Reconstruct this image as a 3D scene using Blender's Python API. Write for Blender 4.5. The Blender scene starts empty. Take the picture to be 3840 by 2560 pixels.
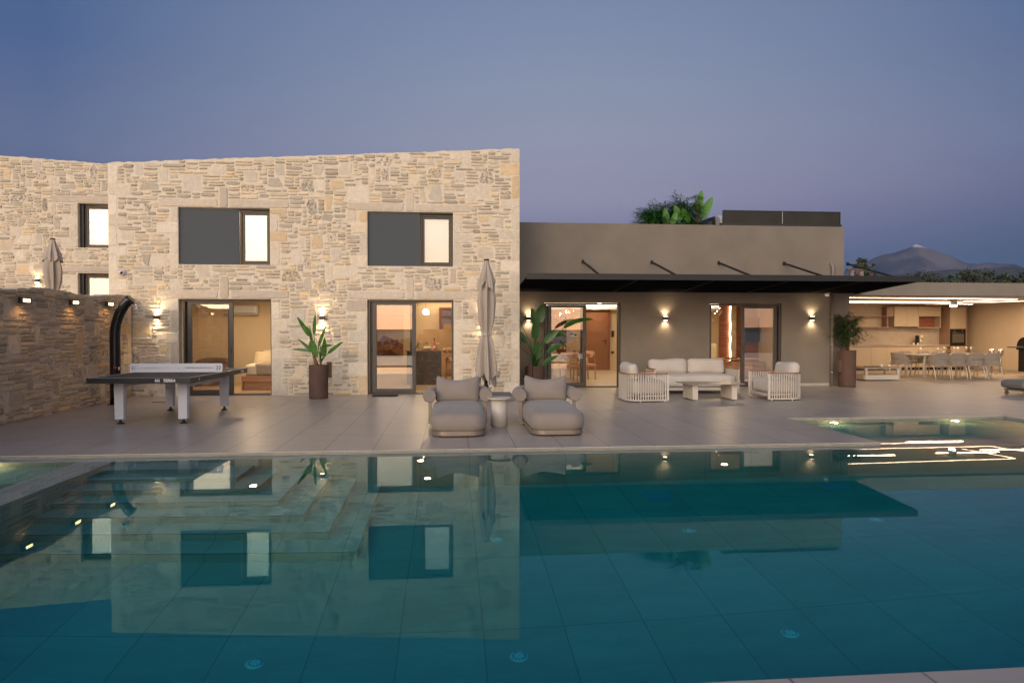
import bpy, bmesh, math, random
import numpy as np
from math import sin, cos, pi, radians as R
from mathutils import Vector, Matrix, noise
S = bpy.context.scene
COL = S.collection
random.seed(7)

# ---------------------------------------------------------------- camera
H = 1.48
cam = bpy.data.cameras.new('camera')
cam.sensor_width = 36.0; cam.lens = 24.0
cam.clip_start = 0.05; cam.clip_end = 60000
camo = bpy.data.objects.new('camera', cam); COL.objects.link(camo)
camo.location = (0, 0, H)
camo.rotation_euler = (R(90 - 0.877), 0, R(-5.21))
S.camera = camo

# ---------------------------------------------------------------- render / view
S.view_settings.view_transform = 'Standard'; S.view_settings.look = 'None'
S.view_settings.exposure = 0.0; S.view_settings.gamma = 1.0
S.render.engine = 'CYCLES'
cy = S.cycles
cy.use_denoising = True
try: cy.denoiser = 'OPENIMAGEDENOISE'
except Exception: pass
cy.max_bounces = 12; cy.diffuse_bounces = 4; cy.glossy_bounces = 5
cy.transmission_bounces = 8; cy.transparent_max_bounces = 10; cy.volume_bounces = 0
cy.sample_clamp_indirect = 4.0; cy.sample_clamp_direct = 0.0
cy.caustics_refractive = True; cy.caustics_reflective = True; cy.blur_glossy = 0.5

# ---------------------------------------------------------------- world: clear dusk sky, afterglow behind the camera
def s2l(c):
    return tuple((x/255/12.92 if x <= 10.3 else ((x/255+.055)/1.055)**2.4) for x in c)
W = bpy.data.worlds.new('World'); S.world = W; W.use_nodes = True
nt = W.node_tree; nt.nodes.clear()
def N(t, **k):
    n = nt.nodes.new(t)
    for a, b in k.items():
        if a == 'op': n.operation = b
        else: setattr(n, a, b)
    return n
def L(a, b): nt.links.new(a, b)
def M_(op, a, b=None, clamp=False):
    n = N('ShaderNodeMath', op=op); n.use_clamp = clamp
    for i, v in enumerate((a, b)):
        if v is None: continue
        if isinstance(v, (int, float)): n.inputs[i].default_value = v
        else: L(v, n.inputs[i])
    return n.outputs[0]
def ramp(fac, stops, tree=None):
    n = (tree or nt).nodes.new('ShaderNodeValToRGB'); e = n.color_ramp.elements
    while len(e) > 1: e.remove(e[-1])
    for i, (p, c) in enumerate(stops):
        x = e[0] if i == 0 else e.new(p)
        x.position = p; x.color = (*c, 1)
    (tree or nt).links.new(fac, n.inputs[0])
    return n.outputs[0]
tc = N('ShaderNodeTexCoord'); sp = N('ShaderNodeSeparateXYZ'); L(tc.outputs['Generated'], sp.inputs[0])
el = M_('ARCSINE', sp.outputs[2])                       # radians
elf = M_('DIVIDE', el, R(50), True)
def deg(d): return d/50.0
centre = ramp(elf, [(0, s2l((66,84,122))), (deg(4), s2l((78,92,130))), (deg(7.5), s2l((124,124,157))), (deg(10.5), s2l((150,147,172))),
                    (deg(15.5), s2l((149,154,176))), (deg(20), s2l((139,150,175))), (deg(26), s2l((122,138,172))), (deg(40), s2l((86,112,160))), (1, s2l((70,98,150)))])
side = ramp(elf, [(0, s2l((34,62,94))), (deg(5), s2l((48,76,108))), (deg(9), s2l((90,97,132))), (deg(13), s2l((98,111,147))), (deg(20), s2l((72,98,143))),
                  (deg(26), s2l((70,98,142))), (deg(40), s2l((60,88,138))), (1, s2l((55,84,135)))])
az = N('ShaderNodeMath', op='ARCTAN2'); L(sp.outputs[0], az.inputs[0]); L(sp.outputs[1], az.inputs[1])
da = M_('ABSOLUTE', M_('SUBTRACT', az.outputs[0], R(9)))
fa = M_('POWER', M_('DIVIDE', da, R(38), True), 1.8)
mx = N('ShaderNodeMixRGB'); L(fa, mx.inputs[0]); L(centre, mx.inputs[1]); L(side, mx.inputs[2])
# afterglow
GA, GE = R(208), R(10)
gd = (sin(GA)*cos(GE), cos(GA)*cos(GE), sin(GE))
dp = N('ShaderNodeVectorMath', op='DOT_PRODUCT'); L(tc.outputs['Generated'], dp.inputs[0]); dp.inputs[1].default_value = gd
lobe = M_('POWER', M_('MAXIMUM', dp.outputs['Value'], 0.0), 2.4)
up = M_('MULTIPLY', lobe, M_('GREATER_THAN', sp.outputs[2], -0.02))
west = ramp(elf, [(0, (1.0, .50, .26)), (deg(4), (1.0, .70, .44)), (deg(9), (1.0, .84, .63)), (deg(20), (.93, .84, .68)), (deg(34), (.50, .52, .56)), (1, (.2, .25, .33))])
gm = N('ShaderNodeMixRGB', blend_type='MULTIPLY'); gm.inputs[0].default_value = 1; L(west, gm.inputs[1]); L(up, gm.inputs[2])
GLOW = 4.9
sc_ = N('ShaderNodeVectorMath', op='SCALE'); L(gm.outputs[0], sc_.inputs[0]); sc_.inputs['Scale'].default_value = GLOW
ad = N('ShaderNodeMixRGB', blend_type='ADD'); ad.inputs[0].default_value = 1; L(mx.outputs[0], ad.inputs[1]); L(sc_.outputs[0], ad.inputs[2])
bg = N('ShaderNodeBackground'); L(ad.outputs[0], bg.inputs[0]); bg.inputs[1].default_value = 1.0
wo = N('ShaderNodeOutputWorld'); L(bg.outputs[0], wo.inputs[0])
W.cycles.sampling_method = 'MANUAL'; W.cycles.sample_map_resolution = 512

# the sun has set behind the camera: only a soft warm afterglow is left of it
sun = bpy.data.lights.new('sun', 'SUN'); sun.energy = 0.6; sun.angle = R(30); sun.color = (1.0, .70, .44)
suno = bpy.data.objects.new('sun', sun); COL.objects.link(suno)
sd = Vector((sin(R(206))*cos(R(12)), cos(R(206))*cos(R(12)), sin(R(12))))
suno.rotation_euler = sd.to_track_quat('Z', 'Y').to_euler(); suno.location = (-20, -30, 20)

# ---------------------------------------------------------------- helpers
def tag(o, label=None, cat=None, group=None, kind=None):
    if label: o['label'] = label
    if cat: o['category'] = cat
    if group: o['group'] = group
    if kind: o['kind'] = kind
    return o
def thing(name, label, cat, loc=(0, 0, 0), rz=0, group=None):
    o = bpy.data.objects.new(name, None); COL.objects.link(o)
    o.location = loc; o.rotation_euler = (0, 0, rz); o.empty_display_size = .1
    return tag(o, label, cat, group)
def copy_tree(o, parent=None):
    c = o.copy(); COL.objects.link(c); c.parent = parent
    for ch in list(o.children): copy_tree(ch, c)
    return c

class MB:
    def __init__(s): s.v = []; s.f = []; s.sm = []
    def add(s, vs, fs, smooth=False):
        b = len(s.v); s.v += [tuple(p) for p in vs]
        for f in fs: s.f.append(tuple(i+b for i in f)); s.sm.append(smooth)
        return s
    def box(s, x0, x1, y0, y1, z0, z1, M=None):
        vs = [Vector((x, y, z)) for z in (z0, z1) for y in (y0, y1) for x in (x0, x1)]
        if M is not None: vs = [M @ p for p in vs]
        return s.add(vs, [(0,2,3,1),(4,5,7,6),(0,1,5,4),(2,6,7,3),(0,4,6,2),(1,3,7,5)])
    def bar(s, a, b, w, h=None, up=(0,0,1)):
        a = Vector(a); b = Vector(b); h = h or w; d = (b-a).normalized(); u = Vector(up)
        if abs(d.dot(u)) > .98: u = Vector((0,1,0))
        r = d.cross(u).normalized(); u = r.cross(d)
        vs = [p + r*sx*w/2 + u*sz*h/2 for p in (a, b) for sz in (-1, 1) for sx in (-1, 1)]
        return s.add(vs, [(0,1,3,2),(4,6,7,5),(0,4,5,1),(2,3,7,6),(0,2,6,4),(1,5,7,3)])
    def tube(s, pts, r, n=10, cap=True, sx=1.0):
        pts = [Vector(p) for p in pts]; m = len(pts)
        rs = r if isinstance(r, (list, tuple)) else [r]*m
        vs = []; pr = None
        for i, p in enumerate(pts):
            d = (pts[min(i+1, m-1)] - pts[max(i-1, 0)]).normalized()
            if pr is None:
                u = Vector((0,0,1)) if abs(d.z) < .9 else Vector((1,0,0))
                pr = d.cross(u).normalized()
            pr = (pr - d*pr.dot(d)).normalized(); q = d.cross(pr)
            for k in range(n):
                a = 2*pi*k/n; vs.append(p + (pr*cos(a)*sx + q*sin(a))*rs[i])
        fs = [(i*n+k, i*n+(k+1) % n, (i+1)*n+(k+1) % n, (i+1)*n+k) for i in range(m-1) for k in range(n)]
        s.add(vs, fs, True)
        if cap:
            b = len(s.v) - len(vs)
            s.f.append(tuple(b+k for k in range(n))[::-1]); s.sm.append(False)
            s.f.append(tuple(b+(m-1)*n+k for k in range(n))); s.sm.append(False)
        return s
    def lathe(s, prof, n=24, c=(0, 0, 0), cap=True, smooth=True, sx=1, sy=1):
        vs = [(c[0]+r*cos(2*pi*k/n)*sx, c[1]+r*sin(2*pi*k/n)*sy, c[2]+z) for r, z in prof for k in range(n)]
        m = len(prof)
        s.add(vs, [(i*n+k, i*n+(k+1) % n, (i+1)*n+(k+1) % n, (i+1)*n+k) for i in range(m-1) for k in range(n)], smooth)
        if cap:
            b = len(s.v) - len(vs)
            s.f.append(tuple(b+k for k in range(n))[::-1]); s.sm.append(False)
            s.f.append(tuple(b+(m-1)*n+k for k in range(n))); s.sm.append(False)
        return s
    def prism(s, poly, z0, z1, axis='z', smooth=False):
        n = len(poly)
        def P(x, y, z): return (x, y, z) if axis == 'z' else ((x, z, y) if axis == 'y' else (z, x, y))
        vs = [P(x, y, z0) for x, y in poly] + [P(x, y, z1) for x, y in poly]
        s.add(vs, [tuple(range(n))[::-1], tuple(range(n, 2*n))])
        s.add(vs, [(i, (i+1) % n, n+(i+1) % n, n+i) for i in range(n)], smooth)
        return s
    def cushion(s, c, w, d, h, r=.06, n=10, puff=.0, M=None, wob=.0, seed=0, horn=0.0):
        c = Vector(c); hx, hy, hz = w/2, d/2, h/2; r = min(r, hx, hy, hz); idx = {}; vs = []; fs = []
        def P(i, j, k):
            key = (i, j, k)
            if key in idx: return idx[key]
            t = Vector((i/n*2-1, j/n*2-1, k/n*2-1))
            p = Vector((t.x*hx, t.y*hy, t.z*hz))
            q = Vector((max(-hx+r, min(hx-r, p.x)), max(-hy+r, min(hy-r, p.y)), max(-hz+r, min(hz-r, p.z))))
            e = p - q
            if e.length > 1e-9: p = q + e.normalized()*r
            bulge = puff*(1-t.x**2)*(1-t.y**2)*(1-t.z**2*0)
            if puff:
                a = 1 - (1-abs(t.x)**2)*(1-abs(t.y)**2) if hz <= min(hx, hy) else 0
                if hz <= min(hx, hy): p.z += t.z*bulge
                elif hy <= min(hx, hz): p.y += t.y*puff*(1-t.x**2)*(1-t.z**2)
            if horn: p.z += horn*t.z*(t.x**2) if t.z > 0 else 0
            if wob:
                p += noise.noise_vector((p + c)*3.1 + Vector((seed*7.3, 0, 0)))*wob
            p = p + c
            if M is not None: p = M @ p
            idx[key] = len(vs); vs.append(p); return idx[key]
        for a in range(n):
            for b in range(n):
                fs += [(P(a,b,0),P(a,b+1,0),P(a+1,b+1,0),P(a+1,b,0)), (P(a,b,n),P(a+1,b,n),P(a+1,b+1,n),P(a,b+1,n)),
                       (P(a,0,b),P(a+1,0,b),P(a+1,0,b+1),P(a,0,b+1)), (P(a,n,b),P(a,n,b+1),P(a+1,n,b+1),P(a+1,n,b)),
                       (P(0,a,b),P(0,a,b+1),P(0,a+1,b+1),P(0,a+1,b)), (P(n,a,b),P(n,a+1,b),P(n,a+1,b+1),P(n,a,b+1))]
        return s.add(vs, fs, True)
    def sphere(s, c, r, n=16, m=10, sz=1.0):
        pr = [(max(1e-4, r*sin(pi*i/m)), -r*cos(pi*i/m)*sz) for i in range(m+1)]
        return s.lathe(pr, n, c, cap=False)
    def build(s, name, mat, parent=None, bevel=0, seg=2):
        me = bpy.data.meshes.new(name); me.from_pydata(s.v, [], s.f); me.update()
        me.polygons.foreach_set('use_smooth', s.sm)
        if mat: me.materials.append(mat)
        o = bpy.data.objects.new(name, me); COL.objects.link(o)
        if parent: o.parent = parent
        if bevel:
            m = o.modifiers.new('bevel', 'BEVEL'); m.width = bevel; m.segments = seg; m.limit_method = 'ANGLE'; m.angle_limit = R(40)
        return o

# ---------------------------------------------------------------- materials
class Mat:
    def __init__(s, name):
        s.m = bpy.data.materials.new(name); s.m.use_nodes = True; s.t = s.m.node_tree; s.n = s.t.nodes
        s.b = s.n['Principled BSDF']; s.out = s.n['Material Output']
    def node(s, t, **k):
        n = s.n.new(t)
        for a, b in k.items():
            if a == 'op': n.operation = b
            else: setattr(n, a, b)
        return n
    def l(s, a, b): s.t.links.new(a, b)
    def math(s, op, a, b=None, clamp=False):
        n = s.node('ShaderNodeMath', op=op); n.use_clamp = clamp
        for i, v in enumerate((a, b)):
            if v is None: continue
            if isinstance(v, (int, float)): n.inputs[i].default_value = v
            else: s.l(v, n.inputs[i])
        return n.outputs[0]
    def noise(s, scale, detail=4, rough=.6, vec=None, stretch=None, coord='Object'):
        t = s.node('ShaderNodeTexCoord').outputs[coord] if coord != 'World' else s.node('ShaderNodeNewGeometry').outputs['Position']
        if stretch:
            mp = s.node('ShaderNodeMapping'); mp.inputs['Scale'].default_value = stretch; s.l(t, mp.inputs[0]); t = mp.outputs[0]
        n = s.node('ShaderNodeTexNoise'); n.inputs['Scale'].default_value = scale; n.inputs['Detail'].default_value = detail; n.inputs['Roughness'].default_value = rough
        s.l(t, n.inputs['Vector']); return n.outputs[0]
    def bump(s, h, strength=.3, dist=.01):
        b = s.node('ShaderNodeBump'); b.inputs['Strength'].default_value = strength; b.inputs['Distance'].default_value = dist
        s.l(h, b.inputs['Height']); s.l(b.outputs[0], s.b.inputs['Normal']); return b
def mk(name, c, rough=.5, metal=0, var=.12, vs=3.0, bump=0, bs=60, bd=.003, stretch=None, spec=None, coat=0):
    m = Mat(name)
    if var:
        n = m.noise(vs, 4, .6, stretch=stretch)
        col = ramp(n, [(.3, tuple(x*(1-var) for x in c)), (.7, tuple(min(1, x*(1+var)) for x in c))], m.t)
        m.l(col, m.b.inputs['Base Color'])
        rr = m.math('MULTIPLY_ADD', n, .15); rr.node.inputs[2].default_value = max(0.0, rough-.075); m.l(rr, m.b.inputs['Roughness'])
    else:
        m.b.inputs['Base Color'].default_value = (*c, 1); m.b.inputs['Roughness'].default_value = rough
    m.b.inputs['Metallic'].default_value = metal
    if spec is not None: m.b.inputs['Specular IOR Level'].default_value = spec
    if coat: m.b.inputs['Coat Weight'].default_value = coat
    if bump: m.bump(m.noise(bs, 3, .6, stretch=stretch), bump, bd)
    return m.m
def emis(name, c, s):
    m = Mat(name); m.b.inputs['Base Color'].default_value = (.02, .02, .02, 1)
    m.b.inputs['Emission Color'].default_value = (*c, 1); m.b.inputs['Emission Strength'].default_value = s
    return m.m
def fabric(name, c, scale=260, b=.25, var=.1):
    m = Mat(name); n1 = m.noise(2.5, 3, .5); n2 = m.noise(scale, 2, .6)
    n3 = m.node('ShaderNodeMath', op='MULTIPLY_ADD'); m.l(n2, n3.inputs[0]); n3.inputs[1].default_value = .5; m.l(n1, n3.inputs[2])
    col = ramp(n3.outputs[0], [(.45, tuple(x*(1-var) for x in c)), (1.0, tuple(x*(1+var) for x in c))], m.t)
    m.l(col, m.b.inputs['Base Color']); m.b.inputs['Roughness'].default_value = .9
    m.b.inputs['Sheen Weight'].default_value = .15; m.b.inputs['Specular IOR Level'].default_value = .2
    m.bump(n2, b, .002); return m.m
def stonemat(name, mort):
    m = Mat(name)
    a = m.node('ShaderNodeAttribute'); a.attribute_name = 'scol'
    l = m.node('ShaderNodeAttribute'); l.attribute_name = 'lich'
    n1 = m.noise(9, 6, .7, coord='World'); n2 = m.noise(34, 5, .75, coord='World'); n3 = m.noise(2.0, 4, .6, coord='World')
    f = m.math('MULTIPLY_ADD', n1, .55); f.node.inputs[2].default_value = .72
    mxx = m.node('ShaderNodeVectorMath', op='SCALE'); m.l(a.outputs['Color'], mxx.inputs[0]); m.l(f, mxx.inputs['Scale'])
    f2 = m.math('MULTIPLY_ADD', n2, .5); f2.node.inputs[2].default_value = .76
    mx2 = m.node('ShaderNodeVectorMath', op='SCALE'); m.l(mxx.outputs[0], mx2.inputs[0]); m.l(f2, mx2.inputs['Scale'])
    # ochre stain
    st = m.node('ShaderNodeMixRGB', blend_type='MULTIPLY'); m.l(ramp(m.noise(3.3, 5, .7, coord='World'), [(.55, (0,0,0)), (.72, (.6,.6,.6))], m.t), st.inputs[0])
    m.l(mx2.outputs[0], st.inputs[1]); st.inputs[2].default_value = (1.0, .82, .58, 1)
    dk = m.math('MULTIPLY', l.outputs['Fac'], ramp(m.noise(19, 6, .8, coord='World'), [(.47, (0,0,0)), (.58, (.9,.9,.9))], m.t))
    md = m.node('ShaderNodeMixRGB'); m.l(dk, md.inputs[0]); m.l(st.outputs[0], md.inputs[1]); md.inputs[2].default_value = (.11, .075, .045, 1)
    m.l(md.outputs[0], m.b.inputs['Base Color'])
    m.b.inputs['Roughness'].default_value = .82; m.b.inputs['Specular IOR Level'].default_value = .3
    h = m.math('MULTIPLY_ADD', n1, 1.4, ); m.l(n2, h.node.inputs[2])
    m.bump(h, .65, .012)
    return m.m
STONE = stonemat('rubble_stone', None)

def tilemat(name, base, rough, jw=.006, spec=.5, dark=.35):
    m = Mat(name)
    g = m.node('ShaderNodeNewGeometry'); s_ = m.node('ShaderNodeSeparateXYZ'); m.l(g.outputs['Position'], s_.inputs[0])
    nn = m.node('ShaderNodeSeparateXYZ'); m.l(g.outputs['Normal'], nn.inputs[0])
    ux = m.math('DIVIDE', m.math('SUBTRACT', s_.outputs[0], .24-60), .6); uy = m.math('DIVIDE', m.math('SUBTRACT', s_.outputs[1], 13.51-61), 1.22)
    fx = m.math('FRACT', ux); fy = m.math('FRACT', uy)
    def line(f, w, per): 
        a = m.math('MINIMUM', f, m.math('SUBTRACT', 1.0, f)); return m.math('LESS_THAN', m.math('MULTIPLY', a, per), w)
    lx = m.math('MULTIPLY', line(fx, jw/2, .6), m.math('LESS_THAN', m.math('ABSOLUTE', nn.outputs[0]), .5))
    ly = m.math('MULTIPLY', line(fy, jw/2, 1.22), m.math('LESS_THAN', m.math('ABSOLUTE', nn.outputs[1]), .5))
    j = m.math('MAXIMUM', lx, ly)
    cb = m.node('ShaderNodeCombineXYZ'); m.l(m.math('FLOOR', ux), cb.inputs[0]); m.l(m.math('FLOOR', uy), cb.inputs[1])
    wn = m.node('ShaderNodeTexWhiteNoise'); m.l(cb.outputs[0], wn.inputs['Vector'])
    n1 = m.noise(1.3, 8, .65, stretch=(.8, 2.4, 2.4), coord='World'); n2 = m.noise(6, 8, .7, stretch=(.6, 5, 5), coord='World')
    f = m.math('MULTIPLY_ADD', n1, .42); f.node.inputs[2].default_value = .60
    f = m.math('ADD', f, m.math('MULTIPLY', n2, .30)); f = m.math('ADD', f, m.math('MULTIPLY', wn.outputs['Value'], .09))
    sc = m.node('ShaderNodeVectorMath', op='SCALE'); sc.inputs[0].default_value = base; m.l(f, sc.inputs['Scale'])
    md = m.node('ShaderNodeMixRGB'); m.l(j, md.inputs[0]); m.l(sc.outputs[0], md.inputs[1]); md.inputs[2].default_value = tuple(x*dark for x in base)+(1,)
    m.l(md.outputs[0], m.b.inputs['Base Color'])
    r_ = m.math('MULTIPLY_ADD', n2, .22); r_.node.inputs[2].default_value = rough-.11; m.l(r_, m.b.inputs['Roughness'])
    m.b.inputs['Specular IOR Level'].default_value = spec
    h = m.math('SUBTRACT', m.math('MULTIPLY', n2, .25), j); m.bump(h, .25, .003)
    return m.m
def wood(name, c1, c2, sc=14, axis=0, rough=.45):
    m = Mat(name); st = [9, 9, 9]; st[axis] = .7
    n = m.noise(2.2, 6, .65, stretch=tuple(st))
    m.l(ramp(n, [(.3, c1), (.7, c2)], m.t), m.b.inputs['Base Color']); m.b.inputs['Roughness'].default_value = rough
    return m.m
def glass(name, fmin=.10, tint=(1, 1, 1), rough=0.0):
    m = Mat(name); m.n.remove(m.b)
    tr = m.node('ShaderNodeBsdfTransparent'); tr.inputs[0].default_value = (*tint, 1)
    gl = m.node('ShaderNodeBsdfGlossy'); gl.inputs['Roughness'].default_value = rough; gl.inputs['Color'].default_value = (1, .97, .94, 1)
    lw = m.node('ShaderNodeLayerWeight'); lw.inputs[0].default_value = .5
    f = m.math('MULTIPLY_ADD', m.math('POWER', lw.outputs['Facing'], 4.0), 1-fmin); f.node.inputs[2].default_value = fmin
    mx = m.node('ShaderNodeMixShader'); m.l(f, mx.inputs[0]); m.l(tr.outputs[0], mx.inputs[1]); m.l(gl.outputs[0], mx.inputs[2])
    m.l(mx.outputs[0], m.out.inputs[0]); return m.m

DECK = tilemat('terrace_tile', (.36, .292, .235), .36, spec=.5, jw=.012, dark=.35)
POOLT = tilemat('pool_tile', (.47, .46, .39), .5, jw=.007, dark=.6)
COPE = mk('coping_stone', (.25, .215, .175), .5, var=.15, vs=5, bump=.1)
STUCCO = mk('grey_stucco', (.205, .175, .144), .9, var=.10, vs=1.3, bump=.55, bs=90, bd=.004, spec=.2)
STUCCO2 = mk('beige_stucco', (.52, .43, .33), .85, var=.05, vs=1.3, bump=.2, bs=90, bd=.002, spec=.2)
CEIL = mk('ceiling_paint', (.62, .55, .46), .85, var=.03)
SKIRT = mk('skirting_tile', (.36, .33, .29), .5, var=.1)
BRONZE = mk('bronze_aluminium', (.062, .052, .044), .42, .25, var=.06)
DARKM = mk('anthracite_metal', (.018, .019, .021), .45, .3, var=.06)
BLACK = mk('black_plastic', (.012, .012, .013), .35, var=.1)
BLACKG = mk('black_gloss', (.008, .007, .008), .2, var=0)
CHROME = mk('chrome', (.75, .75, .76), .12, 1.0, var=0)
STEEL = mk('steel', (.42, .40, .38), .32, 1.0, var=.05)
WHITEP = mk('white_powdercoat', (.56, .56, .60), .4, var=.03)
CREAMM = mk('cream_metal', (.52, .46, .39), .4, var=.04)
TAUPEM = mk('taupe_metal', (.23, .185, .15), .38, .35, var=.05)
ROPE = mk('rope_weave', (.27, .235, .20), .8, var=.1, bump=.3, bs=200)
FAB_L = fabric('light_linen', (.50, .44, .38))
FAB_T = fabric('taupe_weave', (.245, .205, .175))
FAB_P = fabric('parasol_cloth', (.40, .335, .275), scale=400, b=.1, var=.05)
TEAK = wood('teak', (.20, .075, .03), (.36, .15, .07))
TERRA = mk('brown_clay', (.105, .060, .044), .75, var=.16, vs=5, bump=.35, bs=9, bd=.02, spec=.3)
CONC = mk('concrete_slab', (.15, .145, .14), .85, var=.15, vs=8, bump=.3)
LED = emis('led_strip', (1.0, .70, .44), 8)
LAMPE = emis('lamp_glow', (1.0, .72, .42), 30)
GLASS = glass('door_glass', .22, (.93, .88, .80))
MIRRORG = glass('window_glass', .25, (.75, .72, .68))
CLEAR = glass('clear_glass', .07)
def gt(n, c, em=0):
    return mk(n, c, .6, var=.1)
LEAFB = mk('banana_leaf', (.055, .135, .012), .6, var=.45, vs=9, bump=.3, bs=40, stretch=(1, 6, 1), spec=.2)
LEAFD = mk('strelitzia_leaf', (.030, .105, .018), .38, var=.3, vs=8, bump=.3, bs=40, spec=.5)
LEAFN = mk('bamboo_leaf', (.045, .085, .026), .5, var=.35, vs=12)
STEM = mk('brown_stem', (.16, .085, .045), .8, var=.3, vs=14, bump=.3)
CULM = mk('bamboo_culm', (.20, .11, .05), .6, var=.25, vs=14)
OLIVE = mk('olive_foliage', (.035, .048, .026), .7, var=.4, vs=1.5)

# ================================================================= SETTING
# ground far around (lies below the terrace, left open under the pool)
GR = mk('dry_ground', (.11, .09, .065), .95, var=.3, vs=.05)
g = MB()
for x0, x1, y0, y1 in ((-6400, 9400, 34, 11700), (-6400, 9400, -60, -9), (-6400, -32, -9, 34), (32, 9400, -9, 34)):
    g.add([(x0,y0,-.3),(x1,y0,-.3),(x1,y1,-.3),(x0,y1,-.3)], [(0,1,2,3)])
tag(g.build('ground', GR), kind='structure')
SEAM_ = mk('sea_water', (.12, .15, .20), .75, var=.1, vs=.02, spec=.15)
tag(MB().add([(-6400,-2100,-.8),(9400,-2100,-.8),(9400,-60,-.8),(-6400,-60,-.8)], [(0,1,2,3)]).build('sea', SEAM_), kind='structure')

# terrace + pool as one height field cut into objects
XC = sorted(set([-32, -7.3, -5.0, -4.33, -3.92] + [round(-2.93+.3*k, 3) for k in range(1, 8)] + [5.70, 9.15, 9.65, 13.2, 32]))
YC = sorted(set([-9, 2.77, 4.6, 7.55, 8.40, 8.58, 9.02, 11.10, 34] + [round(8.3-.3*k, 3) for k in range(1, 8)]))
LED_Z = -.065
def cell(x, y):
    if 2.77 < y < 8.40:
        if -4.33 < x < -3.92: return LED_Z, 'pool'
        if -7.3 < x < -4.33:
            if y > 8.40: return LED_Z, 'pool'
            if y > 7.55: return -.40, 'pool'
            return -.85, 'pool'
        if -3.92 < x < 13.2:
            for k in range(1, 8):
                if y > 8.3-.3*k and x < -2.93+.3*k: return -.04-.2*k, 'steps'
            return -1.64, 'pool'
    if 8.40 < y < 8.58 and -7.3 < x < 13.2: return LED_Z, 'pool'
    if 5.70 < x < 9.65 and 8.58 < y < 11.10:
        if y < 9.02: return LED_Z, 'pool'
        return (-.24, 'pool') if x > 9.15 else (-.50, 'pool')
    if 9.65 < x < 13.2 and 8.40 < y < 8.58: return LED_Z, 'pool'
    return 0.0, 'deck'
Gm = {'deck': MB(), 'pool': MB(), 'steps': MB()}
cells = {}
for i in range(len(XC)-1):
    for j in range(len(YC)-1):
        cells[i, j] = cell((XC[i]+XC[i+1])/2, (YC[j]+YC[j+1])/2)
for (i, j), (h, t) in cells.items():
    x0, x1, y0, y1 = XC[i], XC[i+1], YC[j], YC[j+1]
    Gm[t].add([(x0,y0,h),(x1,y0,h),(x1,y1,h),(x0,y1,h)], [(0,1,2,3)])
    for di, dj in ((1, 0), (0, 1)):
        nb = cells.get((i+di, j+dj))
        if nb is None or abs(nb[0]-h) < 1e-6: continue
        lo, hi = min(h, nb[0]), max(h, nb[0])
        own = t if h > nb[0] else nb[1]
        if own == 'deck': own = 'pool'
        if own == 'pool' and 'steps' in (t, nb[1]) and hi < -.1: own = 'steps'
        if di: q = [(x1,y0,lo),(x1,y1,lo),(x1,y1,hi),(x1,y0,hi)]
        else: q = [(x0,y1,lo),(x1,y1,lo),(x1,y1,hi),(x0,y1,hi)]
        up_is_here = h > nb[0]
        Gm[own].add(q, [(0,1,2,3) if (up_is_here == bool(di)) else (3,2,1,0)])
tag(Gm['deck'].build('terrace', DECK), kind='structure')
tag(Gm['pool'].build('pool_basin', POOLT), kind='structure')
tag(Gm['steps'].build('pool_steps', POOLT), kind='structure')
# step nosings: thin dark lines where the tread tiles overhang
ns = MB()
for k in range(1, 8):
    z = -.04-.2*k; yf = 8.3-.3*k; xr = -2.93+.3*k
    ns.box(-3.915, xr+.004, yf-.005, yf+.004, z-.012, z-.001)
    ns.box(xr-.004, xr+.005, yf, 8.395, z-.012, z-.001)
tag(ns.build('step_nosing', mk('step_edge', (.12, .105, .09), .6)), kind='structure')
# coping: pale nosing tiles round the water
cp = MB()
def cope(x0, x1, y0, y1, along):
    a, b = (x0, x1) if along == 'x' else (y0, y1); t = a
    while t < b-.02:
        u = min(t+1.2, b)
        if along == 'x': cp.box(t+.002, u-.002, y0, y1, -.036, -.006)
        else: cp.box(x0, x1, t+.002, u-.002, -.036, -.006)
        t = u
cope(-7.3, 5.70, 8.568, 8.60, 'x'); cope(5.70, 9.65, 11.088, 11.12, 'x'); cope(-7.3, 13.2, 2.75, 2.782, 'x')
cope(5.68, 5.712, 8.60, 11.09, 'y'); cope(9.64, 9.67, 8.60, 11.09, 'y')
tag(cp.build('pool_coping', COPE, bevel=.004), kind='structure')

# water
wm = Mat('pool_water'); wm.n.remove(wm.b)
rf = wm.node('ShaderNodeBsdfRefraction'); rf.inputs['IOR'].default_value = 1.33; rf.inputs['Roughness'].default_value = 0.0
gs = wm.node('ShaderNodeBsdfGlossy'); gs.inputs['Roughness'].default_value = 0.0; fz = wm.node('ShaderNodeFresnel'); fz.inputs['IOR'].default_value = 1.23; wmx = wm.node('ShaderNodeMixShader')
nA = wm.noise(1.6, 3, .5, stretch=(1.0, .8, 1), coord='World'); nB = wm.noise(9, 2, .5, stretch=(1.0, .7, 1), coord='World')
hh = wm.math('MULTIPLY_ADD', nB, .12); wm.l(nA, hh.node.inputs[2])
bb = wm.node('ShaderNodeBump'); bb.inputs['Strength'].default_value = .045; bb.inputs['Distance'].default_value = .003; wm.l(hh, bb.inputs['Height']); wm.l(bb.outputs[0], rf.inputs['Normal']); wm.l(bb.outputs[0], gs.inputs['Normal']); wm.l(bb.outputs[0], fz.inputs['Normal'])
va = wm.node('ShaderNodeVolumeAbsorption'); va.inputs['Color'].default_value = (0, .825, .855, 1); va.inputs['Density'].default_value = .85
lwt = wm.node('ShaderNodeLayerWeight'); lwt.inputs[0].default_value = .5
wm.l(ramp(lwt.outputs['Facing'], [(.70, (.46, .87, .90)), (.86, (1, .98, .95))], wm.t), gs.inputs['Color'])
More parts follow.
